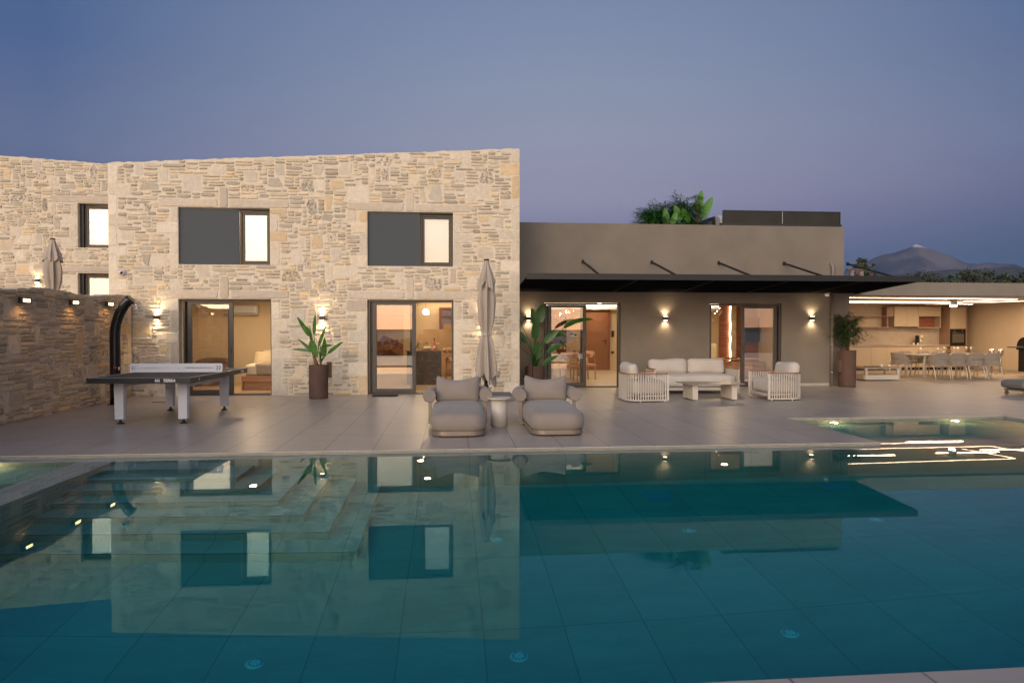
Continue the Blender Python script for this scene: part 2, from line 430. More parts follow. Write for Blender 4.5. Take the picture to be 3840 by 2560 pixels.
wm.l(fz.outputs[0], wmx.inputs[0]); wm.l(rf.outputs[0], wmx.inputs[1]); wm.l(gs.outputs[0], wmx.inputs[2]); wm.l(wmx.outputs[0], wm.out.inputs['Surface']); wm.l(va.outputs[0], wm.out.inputs['Volume'])
w = MB().box(-7.5, 13.4, 2.6, 11.3, -1.75, -.042)
tag(w.build('pool_water', wm.m), kind='structure')

# mountain + hills far away
def mountain(name, az0, az1, dist, depth, prof, col, seed, nu=150, nv=26, rough=.05):
    vs = []; fs = []
    for j in range(nv+1):
        v = j/nv
        for i in range(nu+1):
            u = i/nu; a = R(az0+(az1-az0)*u); d = dist + depth*(v-.5)
            hgt = prof(az0+(az1-az0)*u)*dist
            shape = (1-abs(2*v-1)**1.3)
            nz = noise.fractal(Vector((u*7+seed, v*3, seed)), 1.0, 2.1, 6)
            rid = abs(noise.fractal(Vector((u*12+seed, v*5, 3+seed)), 1.0, 2.1, 5))
            z = hgt*shape*(1+ (rough*nz*2 - rough*rid*6*(1-shape)) )
            if abs(v-.5) < .04: z = hgt*(1+rough*.25*nz)
            vs.append((sin(a)*d, cos(a)*d, max(-60, z) + H - 1.5))
    for j in range(nv):
        for i in range(nu):
            b = j*(nu+1)+i; fs.append((b, b+1, b+nu+2, b+nu+1))
    return MB().add(vs, fs, True).build(name, col)
def lerp(pts):
    def f(x):
        if x <= pts[0][0]: return math.tan(R(pts[0][1]))
        for (a, b), (c, d) in zip(pts, pts[1:]):
            if x <= c: return math.tan(R(b+(d-b)*(x-a)/(c-a)))
        return math.tan(R(pts[-1][1]))
    return f
mm = Mat('bare_mountain_rock')
nz = mm.noise(.0016, 8, .65, coord='World'); cR = ramp(nz, [(.38, (.022, .025, .038)), (.5, (.055, .050, .060)), (.60, (.13, .105, .105))], mm.t)
geo = mm.node('ShaderNodeNewGeometry'); sz = mm.node('ShaderNodeSeparateXYZ'); mm.l(geo.outputs['Position'], sz.inputs[0])
cap = mm.math('ADD', sz.outputs[2], mm.math('MULTIPLY', mm.noise(.004, 5, .6, coord='World'), 130))
peak_glow = ramp(mm.math('DIVIDE', cap, 2000), [(.490, (0,0,0)), (.502, (1,1,1))], mm.t)
mc = mm.node('ShaderNodeMixRGB'); mm.l(peak_glow, mc.inputs[0]); mm.l(cR, mc.inputs[1]); mc.inputs[2].default_value = (.62, .50, .46, 1)  # pale pink cap: last sunlight on the peak, painted into the rock colour
mm.l(mc.outputs[0], mm.b.inputs['Base Color']); mm.b.inputs['Roughness'].default_value = 1.0; mm.b.inputs['Specular IOR Level'].default_value = 0
MTN = lerp([(24,3.2),(29,3.9),(31.2,4.46),(32.2,4.85),(32.9,5.19),(33.3,5.39),(33.8,5.56),(34.3,5.6),(34.9,5.79),(35.5,6.0),(35.71,6.2),(36.4,5.91),(37.2,5.53),(37.75,5.33),(38.3,4.97),(38.8,4.67),(39.6,4.55),(39.9,4.63),(40.4,4.57),(41,4.48),(41.5,4.46),(42,4.2),(46,3.3),(52,2.6)])
tag(mountain('mountain', 22, 52, 9000, 3600, MTN, mm.m, 3), kind='structure')
mh = mk('hill_scrub', (.055, .055, .05), 1.0, var=.35, vs=.004, spec=0)
HIL = lerp([(22,2.6),(30,3.5),(34,4.05),(36,4.15),(38,4.3),(39.5,4.2),(41,4.3),(43,4.0),(52,2.5)])
tag(mountain('foothills', 22, 52, 5200, 1800, HIL, mh, 11, rough=.04), kind='structure')
# low land and sea side behind the camera (seen mirrored in the door glass)
WHIL = lerp([(120,.5),(150,.4),(170,.15),(185,.2),(200,.12),(220,.35),(240,.5)])
tag(mountain('coastal_hills', 120, 240, 1400, 500, WHIL, mk('far_scrub', (.03, .032, .022), 1, var=.3, vs=.01), 5, rough=.03), kind='structure')

# ---------------------------------------------------------------- generic wall with openings
def wall(name, mat, x0, x1, yf, yb, z0, top, holes, parent, to=None, cuts=()):
    """front plane at yf, back plane yb; top: function of x; holes (xa,xb,za,zb)"""
    xs = sorted(set([x0, x1] + list(cuts) + [h[0] for h in holes] + [h[1] for h in holes])); zs = sorted(set([z0] + [h[2] for h in holes if h[2] > z0] + [h[3] for h in holes] + [1e3]))
    def Z(z, x): return top(x) if z > 900 else z
    inside = {}
    for i in range(len(xs)-1):
        for j in range(len(zs)-1):
            xm = (xs[i]+xs[i+1])/2; zm = (zs[j]+min(zs[j+1], 50))/2 if zs[j+1] < 900 else zs[j]+.01
            inside[i, j] = not any(a < xm < b and c < zm < d for a, b, c, d in holes)
    m = MB()
    for (i, j), s in inside.items():
        if not s: continue
        a, b, c, d = xs[i], xs[i+1], zs[j], zs[j+1]
        F = [(a,yf,Z(c,a)),(b,yf,Z(c,b)),(b,yf,Z(d,b)),(a,yf,Z(d,a))]; B = [(p[0], yb, p[2]) for p in F]
        m.add(F+B, [(0,1,2,3),(7,6,5,4)])
        for (di, dj), q in (((0,-1),(0,4,5,1)), ((0,1),(3,2,6,7)), ((-1,0),(0,3,7,4)), ((1,0),(1,5,6,2))):
            if not inside.get((i+di, j+dj), False): m.add(F+B, [q])
    if to: m.v = [to(p) for p in m.v]
    return m

# ---------------------------------------------------------------- rubble stones laid on a wall
def lay_stones(u0, u1, z0, top, holes, specials, seed, quoin_l=True, quoin_r=True, tint=1.08, protr=1.0, warm=(1, 1, 1)):
    """returns (verts, faces, colours, lichen) in wall space u, out, z"""
    rd = random.Random(seed); du, dz = .04, .034
    nu = int((u1-u0)/du); nz = int((max(top(u0), top(u1))-z0)/dz)
    occ = np.zeros((nu, nz), bool)
    for i in range(nu):
        u = u0+(i+.5)*du
        for j in range(nz):
            z = z0+(j+.5)*dz
            if z > top(u)-.01 or any(a-.005 < u < b+.005 and c-.005 < z < d+.005 for a, b, c, d in holes): occ[i, j] = True
    st = []
    def occupy(a, b, c, d):
        i0, i1, j0, j1 = int(round((a-u0)/du)), int(round((b-u0)/du)), int(round((c-z0)/dz)), int(round((d-z0)/dz))
        occ[max(0,i0):max(0,i1), max(0,j0):max(0,j1)] = True
    def free(i0, i1, j0, j1):
        return i0 >= 0 and j0 >= 0 and i1 <= nu and j1 <= nz and not occ[i0:i1, j0:j1].any()
    for s in specials: occupy(*s[:4]); st.append((*s[:4], 'cut'))
    def jambs(x, sgn, za, zb):
        z = za; alt = rd.random() < .5
        while z < zb-.12:
            hh_ = rd.uniform(.38, .55) if alt else rd.uniform(.2, .3); ww = rd.uniform(.18, .24) if alt else rd.uniform(.36, .5)
            hh_ = min(hh_, zb-z)
            a, b = (x-ww, x) if sgn < 0 else (x, x+ww)
            a = max(a, u0); b = min(b, u1)
            occupy(a, b, z, z+hh_); st.append((a, b, z, z+hh_, 'jamb')); z += hh_; alt = not alt
    for a, b, c, d in holes:
        if d-c > .5:
            if a > u0+.3: jambs(a, -1, max(c, z0), d)
            if b < u1-.3: jambs(b, 1, max(c, z0), d)
    if quoin_r: jambs(u1, -1, z0, top(u1)-.02)
    if quoin_l: jambs(u0, 1, z0, top(u0)-.02)
    area = (u1-u0)*(top((u0+u1)/2)-z0)
    for _ in range(int(area*12)):
        w_ = rd.randint(5, 12); h_ = rd.randint(5, 11)
        if rd.random() < .25: w_ = rd.randint(4, 7); h_ = rd.randint(7, 11)
        i = rd.randint(0, max(0, nu-w_)); j = rd.randint(0, max(0, nz-h_))
        if free(i-1 if i else i, min(nu, i+w_+1), j, j+h_) and rd.random() < .75:
            occ[i:i+w_, j:j+h_] = True
            st.append((u0+i*du, u0+(i+w_)*du, z0+j*dz, z0+(j+h_)*dz, 'big'))
    for j in range(nz):
        i = 0
        while i < nu:
            if occ[i, j]: i += 1; continue
            h_ = rd.choice([2, 2, 2, 3, 3, 1])
            w_ = rd.randint(3, 11)
            if h_ == 3: w_ = rd.randint(5, 13)
            while w_ > 1 and not free(i, i+w_, j, j+h_):
                w_ -= 1
                if w_ <= 2 and h_ > 1: h_ -= 1; w_ = 6
            if w_ >= 2 and free(i, i+w_, j, j+h_):
                occ[i:i+w_, j:j+h_] = True
                if not (h_ == 1 and rd.random() < .45): st.append((u0+i*du, u0+(i+w_)*du, z0+j*dz, z0+(j+h_)*dz, 'thin'))
                i += w_
            else: i += 1
    V = []; F = []; C = []; Lc = []
    for a, b, c, d, k in st:
        w_, h_ = b-a, d-c; cx, cz = (a+b)/2, (c+d)/2; lich = 0
        if k == 'cut':
            gap = .006; col = (.55, .465, .365); p = .016*protr; rnd = .12; jit = .004
        elif k == 'jamb':
            gap = .008; col = (.65, .56, .44); p = rd.uniform(.005, .010)*protr; rnd = .3; jit = .008; 
        elif k == 'big':
            gap = .012; col = rd.choice([(.63,.54,.425),(.66,.565,.44),(.60,.52,.42),(.65,.55,.42),(.54,.465,.37)]); p = rd.uniform(.004, .011)*protr; rnd = .5; jit = .024; 
            if rd.random() < .20: lich = rd.uniform(.75, 1)
        else:
            gap = .012; p = rd.uniform(.012, .026)*protr; rnd = .75; jit = .007
            col = rd.choice([(.52,.45,.345),(.46,.395,.305),(.58,.49,.375),(.40,.34,.265),(.50,.43,.34),(.55,.46,.33)])
            if rd.random() < .04: lich = .6
        s_ = rd.uniform(.86, 1.10)*tint
        r_ = rd.random()
        if r_ < .15 and k != 'cut': col = rd.choice([(.66, .50, .31), (.64, .52, .37)])
        elif r_ < .13 and k != 'cut': col = (.56, .36, .19)
        elif r_ > .94: col = (.46, .395, .31)
        col = tuple(x*s_*k2 for x, k2 in zip(col, warm))
        hw, hh_ = w_/2-gap, h_/2-gap*.8
        if hw < .012 or hh_ < .008: continue
        n = 14 if k != 'big' else 11
        pts = []
        tl = rd.uniform(-.42, .42) if k == 'big' else 0; tr = rd.uniform(-.42, .42) if k == 'big' else 0
        ex = 2 + (1-rnd)*8 if k != 'big' else rd.uniform(4, 9)
        if k == 'thin': ex = rd.uniform(3.0, 5)
        for q in range(n):
            t = 2*pi*(q+.5)/n + rd.uniform(-.08, .08); ct, s2 = cos(t), sin(t)
            # denser near corners for long stones
            x = hw*(abs(ct)**(2/ex))*(1 if ct > 0 else -1); z = hh_*(abs(s2)**(2/ex))*(1 if s2 > 0 else -1)
            if k == 'big':
                if z > 0: x *= 1 - max(0, (tl if x < 0 else tr))*(z/hh_)*1.3
                else: x *= 1 - max(0, -(tl if x < 0 else tr))*(-z/hh_)*1.3
            x += rd.uniform(-jit, jit); z += rd.uniform(-jit, jit)*(.6 if k == 'thin' else 1)
            pts.append((x, z))
        base = len(V)
        for sc, o in ((1.0, -.006), (.985, p*.62), (.93, p*.97)):
            for x, z in pts:
                if sc < 1: x2 = x - (x/hw)*min(hw*.4, (1-sc)*.20); z2 = z - (z/hh_)*min(hh_*.4, (1-sc)*.16)
                else: x2, z2 = x, z
                oo = o + (rd.uniform(-.004, .004)*protr if sc < .95 else 0)
                V.append((cx+x2, oo, cz+z2)); C.append(col); Lc.append(lich)
        V.append((cx, p*rd.uniform(.9, 1.25), cz)); C.append(col); Lc.append(lich)
        for rr in range(2):
            for q in range(n):
                q2 = (q+1) % n; F.append((base+rr*n+q, base+rr*n+q2, base+(rr+1)*n+q2, base+(rr+1)*n+q))
        for q in range(n): F.append((base+2*n+q, base+2*n+(q+1) % n, base+3*n))
    return V, F, C, Lc

def stone_wall(name, x0, x1, yf, yb, z0, top, holes, specials, parent, seed, to=None, mortar=(.64, .55, .425), tint=1.08, **kw):
    rj = random.Random(seed+1); cuts = [x0+.11*k+rj.uniform(0, .05) for k in range(1, int((x1-x0)/.11))]; jt = {}
    def rough_top(x): return top(x) + jt.setdefault(round(x, 4), rj.uniform(-.016, .014))
    m = wall(name, None, x0, x1, yf, yb, z0, rough_top, holes, parent, cuts=cuts)
    nb = len(m.v)
    V, F, C, Lc = lay_stones(x0, x1, max(z0, z0), top, [h for h in holes], specials, seed, tint=tint, **kw)
    b = len(m.v)
    m.v += [(u, yf-o, z) for u, o, z in V]; m.f += [tuple(i+b for i in f) for f in F]; m.sm += [False]*len(F)
    if to: m.v = [to(p) for p in m.v]
    o = m.build(name, STONE, parent)
    me = o.data
    arr = np.ones((len(m.v), 4), np.float32); arr[:nb, :3] = np.array(mortar)*tint; arr[nb:, :3] = np.array(C)
    me.attributes.new('scol', 'FLOAT_COLOR', 'POINT').data.foreach_set('color', arr.ravel())
    l2 = np.zeros(len(m.v), np.float32); l2[nb:] = Lc
    me.attributes.new('lich', 'FLOAT', 'POINT').data.foreach_set('value', l2)
    return o

# ---------------------------------------------------------------- sliding glass doors and windows
def sliding_door(parent, x0, x1, y, zt, side, pane=GLASS):
    """outer frame x0..x1 at depth y; both leaves stacked on one side ('l' or 'r')"""
    w = x1-x0; f = .045; fr = MB()
    fr.box(x0, x1, y-.06, y+.10, zt-f, zt); fr.box(x0, x1, y-.06, y+.10, 0.003, .03)
    fr.box(x0, x0+f, y-.06, y+.10, .03, zt-f); fr.box(x1-f, x1, y-.06, y+.10, .03, zt-f)
    d = fr.build('sliding_door', BRONZE, parent, bevel=.004)
    lw = w*.505
    for n, (off, yy) in enumerate(((.098, y-.025), (.045, y+.045))):
        a, b = (x0+off*1.0, x0+off+lw) if side == 'l' else (x1-off-lw, x1-off)
        st = .088; m = MB(); zb_, zt_ = .035, zt-f-.006
        m.box(a, a+st, yy-.025, yy+.025, zb_, zt_); m.box(b-st, b, yy-.025, yy+.025, zb_, zt_)
        m.box(a+st, b-st, yy-.025, yy+.025, zb_, zb_+.09); m.box(a+st, b-st, yy-.025, yy+.025, zt_-.06, zt_)
        lf = m.build('door_leaf', BRONZE, d, bevel=.004)
        p_ = MB().add([(a+st, yy, zb_+.09), (b-st, yy, zb_+.09), (b-st, yy, zt_-.06), (a+st, yy, zt_-.06)], [(0,1,2,3)]).build('pane', pane if n == 0 else CLEAR, d)
        hx = (b-st*.5 if side == 'l' else a+st*.5) if n == 0 else (a+st*.3 if side == 'l' else b-st*.3)
        MB().box(hx-.012, hx+.012, yy-.038, yy-.024, .96, 1.10).build('handle', BLACK, d, bevel=.004)
    return d
def window(parent, x0, x1, y, z0, z1, pane=MIRRORG, curtain=True):
    f = .05; m = MB(); 
    m.box(x0, x1, y-.04, y+.05, z1-f, z1); m.box(x0, x1, y-.04, y+.05, z0, z0+f)
    m.box(x0, x0+f, y-.04, y+.05, z0+f, z1-f); m.box(x1-f, x1, y-.04, y+.05, z0+f, z1-f)
    s = .045; a, b, c, d = x0+f+.004, x1-f-.004, z0+f+.004, z1-f-.004
    m.box(a, b, y-.025, y+.03, d-s, d); m.box(a, b, y-.025, y+.03, c, c+s); m.box(a, a+s, y-.025, y+.03, c+s, d-s); m.box(b-s, b, y-.025, y+.03, c+s, d-s)
    o = m.build('window', BRONZE, parent, bevel=.004)
    MB().add([(a+s, y, c+s), (b-s, y, c+s), (b-s, y, d-s), (a+s, y, d-s)], [(0,1,2,3)]).build('pane', pane, o)
    if curtain: MB().box(x0+.02, x1-.02, y+.12, y+.125, z0+.02, z1-.02).build('roller_blind', BLIND, o)
    return o
BLIND = fabric('roller_blind_cloth', (.58, .56, .53), scale=120, b=.05, var=.03)
def room(parent, x0, x1, y0, y1, zc, wallc, floorc, ceil=True, name='room'):
    """inner shell with faces turned inwards, open at the front"""
    w_ = MB(); t = .06
    w_.box(x0-t, x0, y0, y1, 0, zc); w_.box(x1, x1+t, y0, y1, 0, zc); w_.box(x0-t, x1+t, y1, y1+t, 0, zc)
    w_.build('inner_wall', wallc, parent)
    MB().box(x0, x1, y0, y1, .004, .012).build('floor', floorc, parent)
    MB().box(x0-t, x1+t, y0, y1+t, zc, zc+.1).build('ceiling', CEIL, parent)

PLASTER = mk('warm_plaster', (.60, .49, .35), .9, var=.03, vs=1)
FLOORI = wood('room_floor', (.42, .28, .16), (.52, .37, .23), axis=0, rough=.35)
FLOORT = tilemat('room_floor_tile', (.55, .46, .36), .35)

def room_light(name, label, x, y, z, power, size=.17, group=None, col=(1, .74, .45)):
    t = thing(name, label, 'ceiling light', (x, y, z), group=group)
    MB().lathe([(.10, 0), (.10, -.035), (.085, -.05)], 20).build('housing', WHITEP, t)
    MB().lathe([(.08, -.0505), (.001, -.0515)], 20, cap=False).build('diffuser', LAMPE, t)
    l = bpy.data.lights.new(name+'_light', 'AREA'); l.energy = power; l.size = size; l.shape = 'DISK'; l.color = col
    lo = bpy.data.objects.new('light', l); COL.objects.link(lo); lo.parent = t; lo.location = (0, 0, -.07)
    return t

# ================================================================= STONE HOUSE
sh = thing('stone_house', 'large two storey rubble stone house with sliding doors and grey shutters panels upstairs', 'house', (0, 0, 0))
SX0, SX1, SY = -7.63, 1.65, 16.12
stop = lambda x: 5.25 + (x-SX0)/(SX1-SX0)*.54
H1 = (-6.13, -4.08, -.05, 2.21); H2 = (-1.91, .09, -.05, 2.21)
WN1 = (-6.12, -4.10, 2.99, 4.285); WN2 = (-1.90, .08, 2.99, 4.255)
spec = [(-6.56,-5.25,4.29,4.49),(-5.22,-5.03,4.29,4.75),(-5.0,-3.66,4.29,4.48),(-2.36,-1.06,4.27,4.46),(-1.02,-.82,4.26,4.75),(-.8,.5,4.26,4.44),
        (-6.58,-5.26,2.22,2.42),(-5.22,-5.02,2.22,2.73),(-4.98,-3.68,2.22,2.41),(-2.36,-1.05,2.22,2.41),(-1.01,-.83,2.22,2.73),(-.79,.52,2.22,2.43)]
stone_wall('wall', SX0, SX1, SY, SY+.42, 0.0, stop, [(a, b, max(c, 0), d) for a, b, c, d in (H1, H2, WN1, WN2)], spec, sh, 11)
# side and back walls, roof
sw = MB(); sw.box(SX0, SX0+.4, SY+.43, 24.5, 0, 5.2); sw.box(SX1-.4, SX1, SY+.43, 24.5, 0, 5.2); sw.box(SX0, SX1, 24.5, 24.9, 0, 5.2)
sw.build('outer_wall', mk('plain_stone', (.5, .42, .33), .9, var=.2, bump=.4, bs=20, bd=.02), sh)
MB().box(SX0+.41, SX1-.41, SY+.43, 24.49, 4.9, 5.1).build('roof', CONC, sh)
MB().box(SX0+.41, SX1-.41, SY+.43, 24.49, 2.72, 2.9).build('upper_floor', CONC, sh)
sliding_door(sh, H1[0]+.06, H1[1]+.0, SY+.17, 2.20, 'l')
sliding_door(sh, H2[0]+.02, H2[1]-.0, SY+.12, 2.20, 'l')
BOARD = Mat('grooved_board'); 
bw = BOARD.node('ShaderNodeTexWave', wave_type='BANDS', bands_direction='Z'); bw.inputs['Scale'].default_value = 16; bw.inputs['Distortion'].default_value = .6; bw.inputs['Detail Scale'].default_value = .6
BOARD.l(BOARD.node('ShaderNodeTexCoord').outputs['Object'], bw.inputs['Vector'])
BOARD.l(ramp(bw.outputs[0], [(0, (.050, .058, .064)), (.6, (.115, .125, .132))], BOARD.t), BOARD.b.inputs['Base Color']); BOARD.b.inputs['Roughness'].default_value = .85
BOARD.bump(bw.outputs[0], .6, .012)
for (a, b, c, d), sx in ((WN1, -4.80), (WN2, -.69)):
    o = MB().box(a+.002, sx, SY+.05, SY+.09, c+.002, d-.03).build('shutter_board', BOARD.m, sh)
    window(sh, sx+.004, b-.004, SY+.16, c+.01, d-.04)
    MB().box(a+.002, b-.002, SY+.04, SY+.30, d-.028, d-.004).build('shutter_box', BRONZE, sh)
# upper rooms
for (a, b, c, d), sx in ((WN1, -4.80), (WN2, -.69)):
    r_ = MB(); r_.box(sx-.3, sx-.25, SY+.46, 19, 2.95, 4.8); r_.box(b+.3, b+.35, SY+.46, 19, 2.95, 4.8); r_.box(sx-.3, b+.35, 19, 19.05, 2.95, 4.8)
    r_.build('inner_wall', PLASTER, sh)
    room_light('ceiling_light', 'round ceiling light behind the blind of the %s upstairs window' % ('left' if sx < -3 else 'right'), (sx+b)/2, SY+1.4, 4.7, 20, col=(1, .85, .68))
room(sh, -6.95, -3.3, SY+.43, 19.65, 2.45, PLASTER, FLOORI)
room(sh, -2.95, 1.2, SY+.43, 22.6, 2.50, PLASTER, FLOORI)
room_light('ceiling_light', 'round ceiling light in the bedroom behind the left sliding door', -5.0, 17.9, 2.45, 44)
room_light('ceiling_light', 'round ceiling light in the kitchen above the dark marble island', -.6, 18.6, 2.50, 32)
room_light('ceiling_light', 'round ceiling light at the back of the kitchen behind the right stone doorway', -.9, 21.2, 2.50, 26)

# ================================================================= LEFT VILLA (terrace one metre higher)
vl = thing('stone_villa', 'neighbouring stone villa with sloping top behind the low garden wall', 'house')
VY = 21.2; VTOP = lambda x: 6.40 - (x+10.05)*.062
VH = [(-10.89, -9.35, 3.93, 5.235), (-10.90, -9.35, 1.07, 3.185)]
stone_wall('wall', -17.0, -8.9, VY, VY+.42, 1.0, VTOP, VH, [(-11.62, -9.9, 5.25, 5.46), (-11.55, -9.9, 3.20, 3.38)], vl, 23, quoin_r=False, tint=1.03)
MB().box(-17, -8.9, VY+.43, 28, 1.0, 5.9).box(-17, -8.9, 21.7, 28, 5.9, 6.0).build('building_body', CONC, vl)
for (a, b, c, d), cur in ((VH[0], True), (VH[1], True)):
    MB().box(a, a+.1, VY+.13, VY+.2, c, d-.02).build('window_jamb', DARKM, vl)
    window(vl, a+.10, b, VY+.24, c+.02, d-.03)
for z in (4.9, 2.7):
    l = bpy.data.lights.new('villa_room', 'POINT'); l.energy = 7; l.color = (1, .74, .45); l.shadow_soft_size = .1
    lo = bpy.data.objects.new('room_lamp', l); COL.objects.link(lo); lo.parent = vl; lo.location = (-10.1, VY+.40, z)
tag(MB().box(-30, -7.66, 16.7, 21.15, .002, 1.06).build('upper_terrace', DECK), kind='structure')

# ================================================================= LOW GARDEN WALL on the left
gw = thing('garden_wall', 'low rubble stone garden wall running along the left edge of the terrace', 'wall', (0, 0, 0))
def gto(p):   # wall space: u along +Y (from 3.0), front faces +X
    u, y, z = p; return (-7.02 - (y - 0) - (u-11)*.02, u, z)
gtop = lambda u: 2.17 + .035*sin(u*2.1) + (u-11)*.012
stone_wall('wall', 3.0, 16.05, 0.0, .45, 0.0, gtop, [], [], gw, 37, to=gto, quoin_l=False, quoin_r=True, tint=1.04, protr=1.1, mortar=(.58, .455, .33), warm=(1.0, .88, .73))  # warmth of the lamp light is put into the stone and mortar colours

# ================================================================= GREY HOUSE
gh = thing('grey_house', 'single storey grey stucco house wing with dark metal canopy and two sliding doors', 'house')
GX0, GX1, GY = 1.66, 10.62, 17.6
D3 = (2.44, 4.47, -.05, 2.225); D4 = (6.88, 8.87, -.05, 2.215)
wall('wall', STUCCO, GX0, GX1, GY, GY+.32, 0.0, lambda x: 4.29, [(a, b, 0.0, d) for a, b, c, d in (D3, D4)], gh).build('wall', STUCCO, gh)
MB().box(GX1-.3, GX1, GY+.33, 25.6, 2.9, 4.29).box(GX0, GX0+.3, GY+.33, 25.6, 0, 4.29).box(GX0, GX1, 25.6, 25.9, 0, 4.29).build('outer_wall', STUCCO, gh)
MB().box(GX0+.31, GX1-.31, GY+.33, 25.59, 3.9, 4.1).build('roof', CONC, gh)
sliding_door(gh, D3[0]+.015, D3[1]-.015, GY+.09, 2.205, 'l')
sliding_door(gh, D4[0]+.015, D4[1]-.015, GY+.09, 2.195, 'r')
for a, b in ((GX0, D3[0]), (D3[1], D4[0]), (D4[1], 10.22)):
    sk = MB(); t = a
    while t < b-.01:
        u = min(b, t+.6); sk.box(t+.001, u-.001, GY-.012, GY-.001, .003, .075); t = u
    sk.build('skirting', SKIRT, gh)
# canopy: sloping dark sheet with fascia and wall ties
CYF = 14.95
cn = MB()
def quad8(m, a): m.add(a, [(0,1,2,3),(7,6,5,4),(0,4,5,1),(1,5,6,2),(2,6,7,3),(3,7,4,0)])
CXL, CXR = 1.70, 10.87
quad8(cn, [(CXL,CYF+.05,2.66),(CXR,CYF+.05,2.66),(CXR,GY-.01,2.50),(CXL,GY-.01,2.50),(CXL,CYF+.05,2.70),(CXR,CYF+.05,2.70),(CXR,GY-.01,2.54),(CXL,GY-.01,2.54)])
fa_ = MB(); fa_.box(CXL-.01, CXR+.01, CYF, CYF+.045, 2.625, 2.755)
quad8(fa_, [(CXR+.012,CYF+.05,2.625),(CXR+.05,CYF+.05,2.625),(CXR+.05,GY-.01,2.465),(CXR+.012,GY-.01,2.465),(CXR+.012,CYF+.05,2.75),(CXR+.05,CYF+.05,2.75),(CXR+.05,GY-.01,2.60),(CXR+.012,GY-.01,2.60)])
canopy = cn.build('canopy', mk('unlit_sheet', (.010, .010, .011), .95, var=0, spec=0), gh)  # near-black without sheen: the underside's shade is put into the colour
fa_.build('fascia', DARKM, canopy)
for x in (3.46, 5.30, 7.12, 8.93, 10.72):
    MB().bar((x, GY-.01, 3.29), (x, CYF+.35, 2.70), .034, .046).build('strut', DARKM, canopy)
    MB().box(x-.035, x+.035, GY-.014, GY-.001, 3.24, 3.34).build('wall_plate', DARKM, canopy)
SEAM = mk('copper_seam', (.08, .04, .022), .5, .4, var=0)
for x in (4.25, 6.05, 7.85, 9.65):      # seams between sheets
    MB().bar((x, CYF+.06, 2.652), (x, GY-.02, 2.496), .012, .012).build('seam', SEAM, canopy)
room(gh, GX0+.31, GX1-.31, GY+.33, 25.3, 2.55, PLASTER, FLOORT)

# ================================================================= PAVILION with outdoor kitchen
pv = thing('kitchen_pavilion', 'open outdoor kitchen pavilion with flat grey fascia and lit ceiling strips', 'pavilion')
PX0, PX1, PYF, PYB = 10.80, 20.1, 17.63, 24.95
MB().box(GX1+.002, PX0, PYF, PYF+.3, 0.0, 2.445).build('pillar', STUCCO, pv)
MB().box(GX1+.002, 24.0, PYF, PYF+.28, 2.447, 2.81).build('fascia', STUCCO, pv)
MB().box(PX0-.15, 24.0, PYF+.285, 25.2, 2.50, 2.80).build('roof', CEIL, pv)
MB().box(PX0-.02, PX0-.001, PYF+.31, 25, 0, 2.5).box(PX0, PX1, PYB, PYB+.2, 0, 2.5).box(PX1, PX1+.2, 17.95, PYB+.2, 0, 2.5).build('inner_wall', STUCCO2, pv)
MB().box(PX1-.012, PX1-.001, 18, PYB-.01, .004, .09).build('skirting', SKIRT, pv); MB().box(10.33, PX0, PYF-.012, PYF-.001, .003, .075).build('skirting', SKIRT, pv)
def strip(*pts):
    m = MB()
    for a, b in zip(pts, pts[1:]): m.bar((*a, 2.492), (*b, 2.492), .020, .012)
    m.build('led_strip', LED, pv)
strip((10.9, 19.72), (17.95, 20.15), (17.6, 22.0))
strip((10.9, 22.15), (19.0, 22.38), (19.6, 20.3), (19.7, 18.2))
strip((10.9, 23.3), (18.55, 23.25))
for x, y in ((13.2, 20.8), (17.0, 21.0), (17.5, 23.2), (18.9, 21.4)):
    l = bpy.data.lights.new('pavilion_ceiling_strip', 'AREA'); l.energy = 46; l.shape = 'RECTANGLE'; l.size = 2.2; l.size_y = .1; l.color = (1, .70, .42)
    lo = bpy.data.objects.new('strip_light', l); COL.objects.link(lo); lo.parent = pv; lo.location = (x, y, 2.44)

CAB = mk('sand_laminate', (.42, .34, .25), .45, var=.02)
CABIN = mk('clay_laminate', (.30, .19, .14), .5, var=.03)
WOODR = wood('red_walnut', (.16, .05, .03), (.30, .10, .06), rough=.4)
kb = thing('kitchen_base_units', 'long run of sand coloured base cupboards with pale worktop in the pavilion', 'cupboards', (0, 0, 0))
MB().box(11.5, 18.96, 24.42, PYB-.005, .10, .90).build('carcass', CAB, kb)
for i in range(12):
    x = 11.5+i*.62
    MB().box(x+.003, x+.617, 24.398, 24.418, .12, .87).build('door', CAB, kb, bevel=.002)
MB().box(11.5, 18.96, 24.36, PYB-.004, .915, .945).build('worktop', mk('pale_worktop', (.50, .42, .33), .4, var=.05), kb)
MB().box(11.6, 19.6, 24.48, 24.9, .004, .10).build('plinth', BLACK, kb)
MB().box(15.9, 16.9, 24.5, 24.9, .946, .950).build('hob', BLACKG, kb)
MB().box(11.5, 18.95, PYB-.03, PYB-.004, .946, 1.62).build('splashback', mk('plaster_splashback', (.40, .33, .27), .7, var=.12, vs=2.5), kb)
ku = thing('kitchen_wall_units', 'sand coloured wall cupboards with open reddish wood niche above the worktop', 'cupboards')
MB().box(16.88, 17.85, 24.62, PYB-.005, 1.645, 2.41).build('cupboard', CAB, ku)
for a, b in ((16.88, 17.365), (17.365, 17.85)): MB().box(a+.003, b-.003, 24.60, 24.618, 1.648, 2.408).build('door', CAB, ku, bevel=.002)
MB().box(16.9, 17.83, 24.64, 24.9, 1.625, 1.644).build('extractor', BLACK, ku)
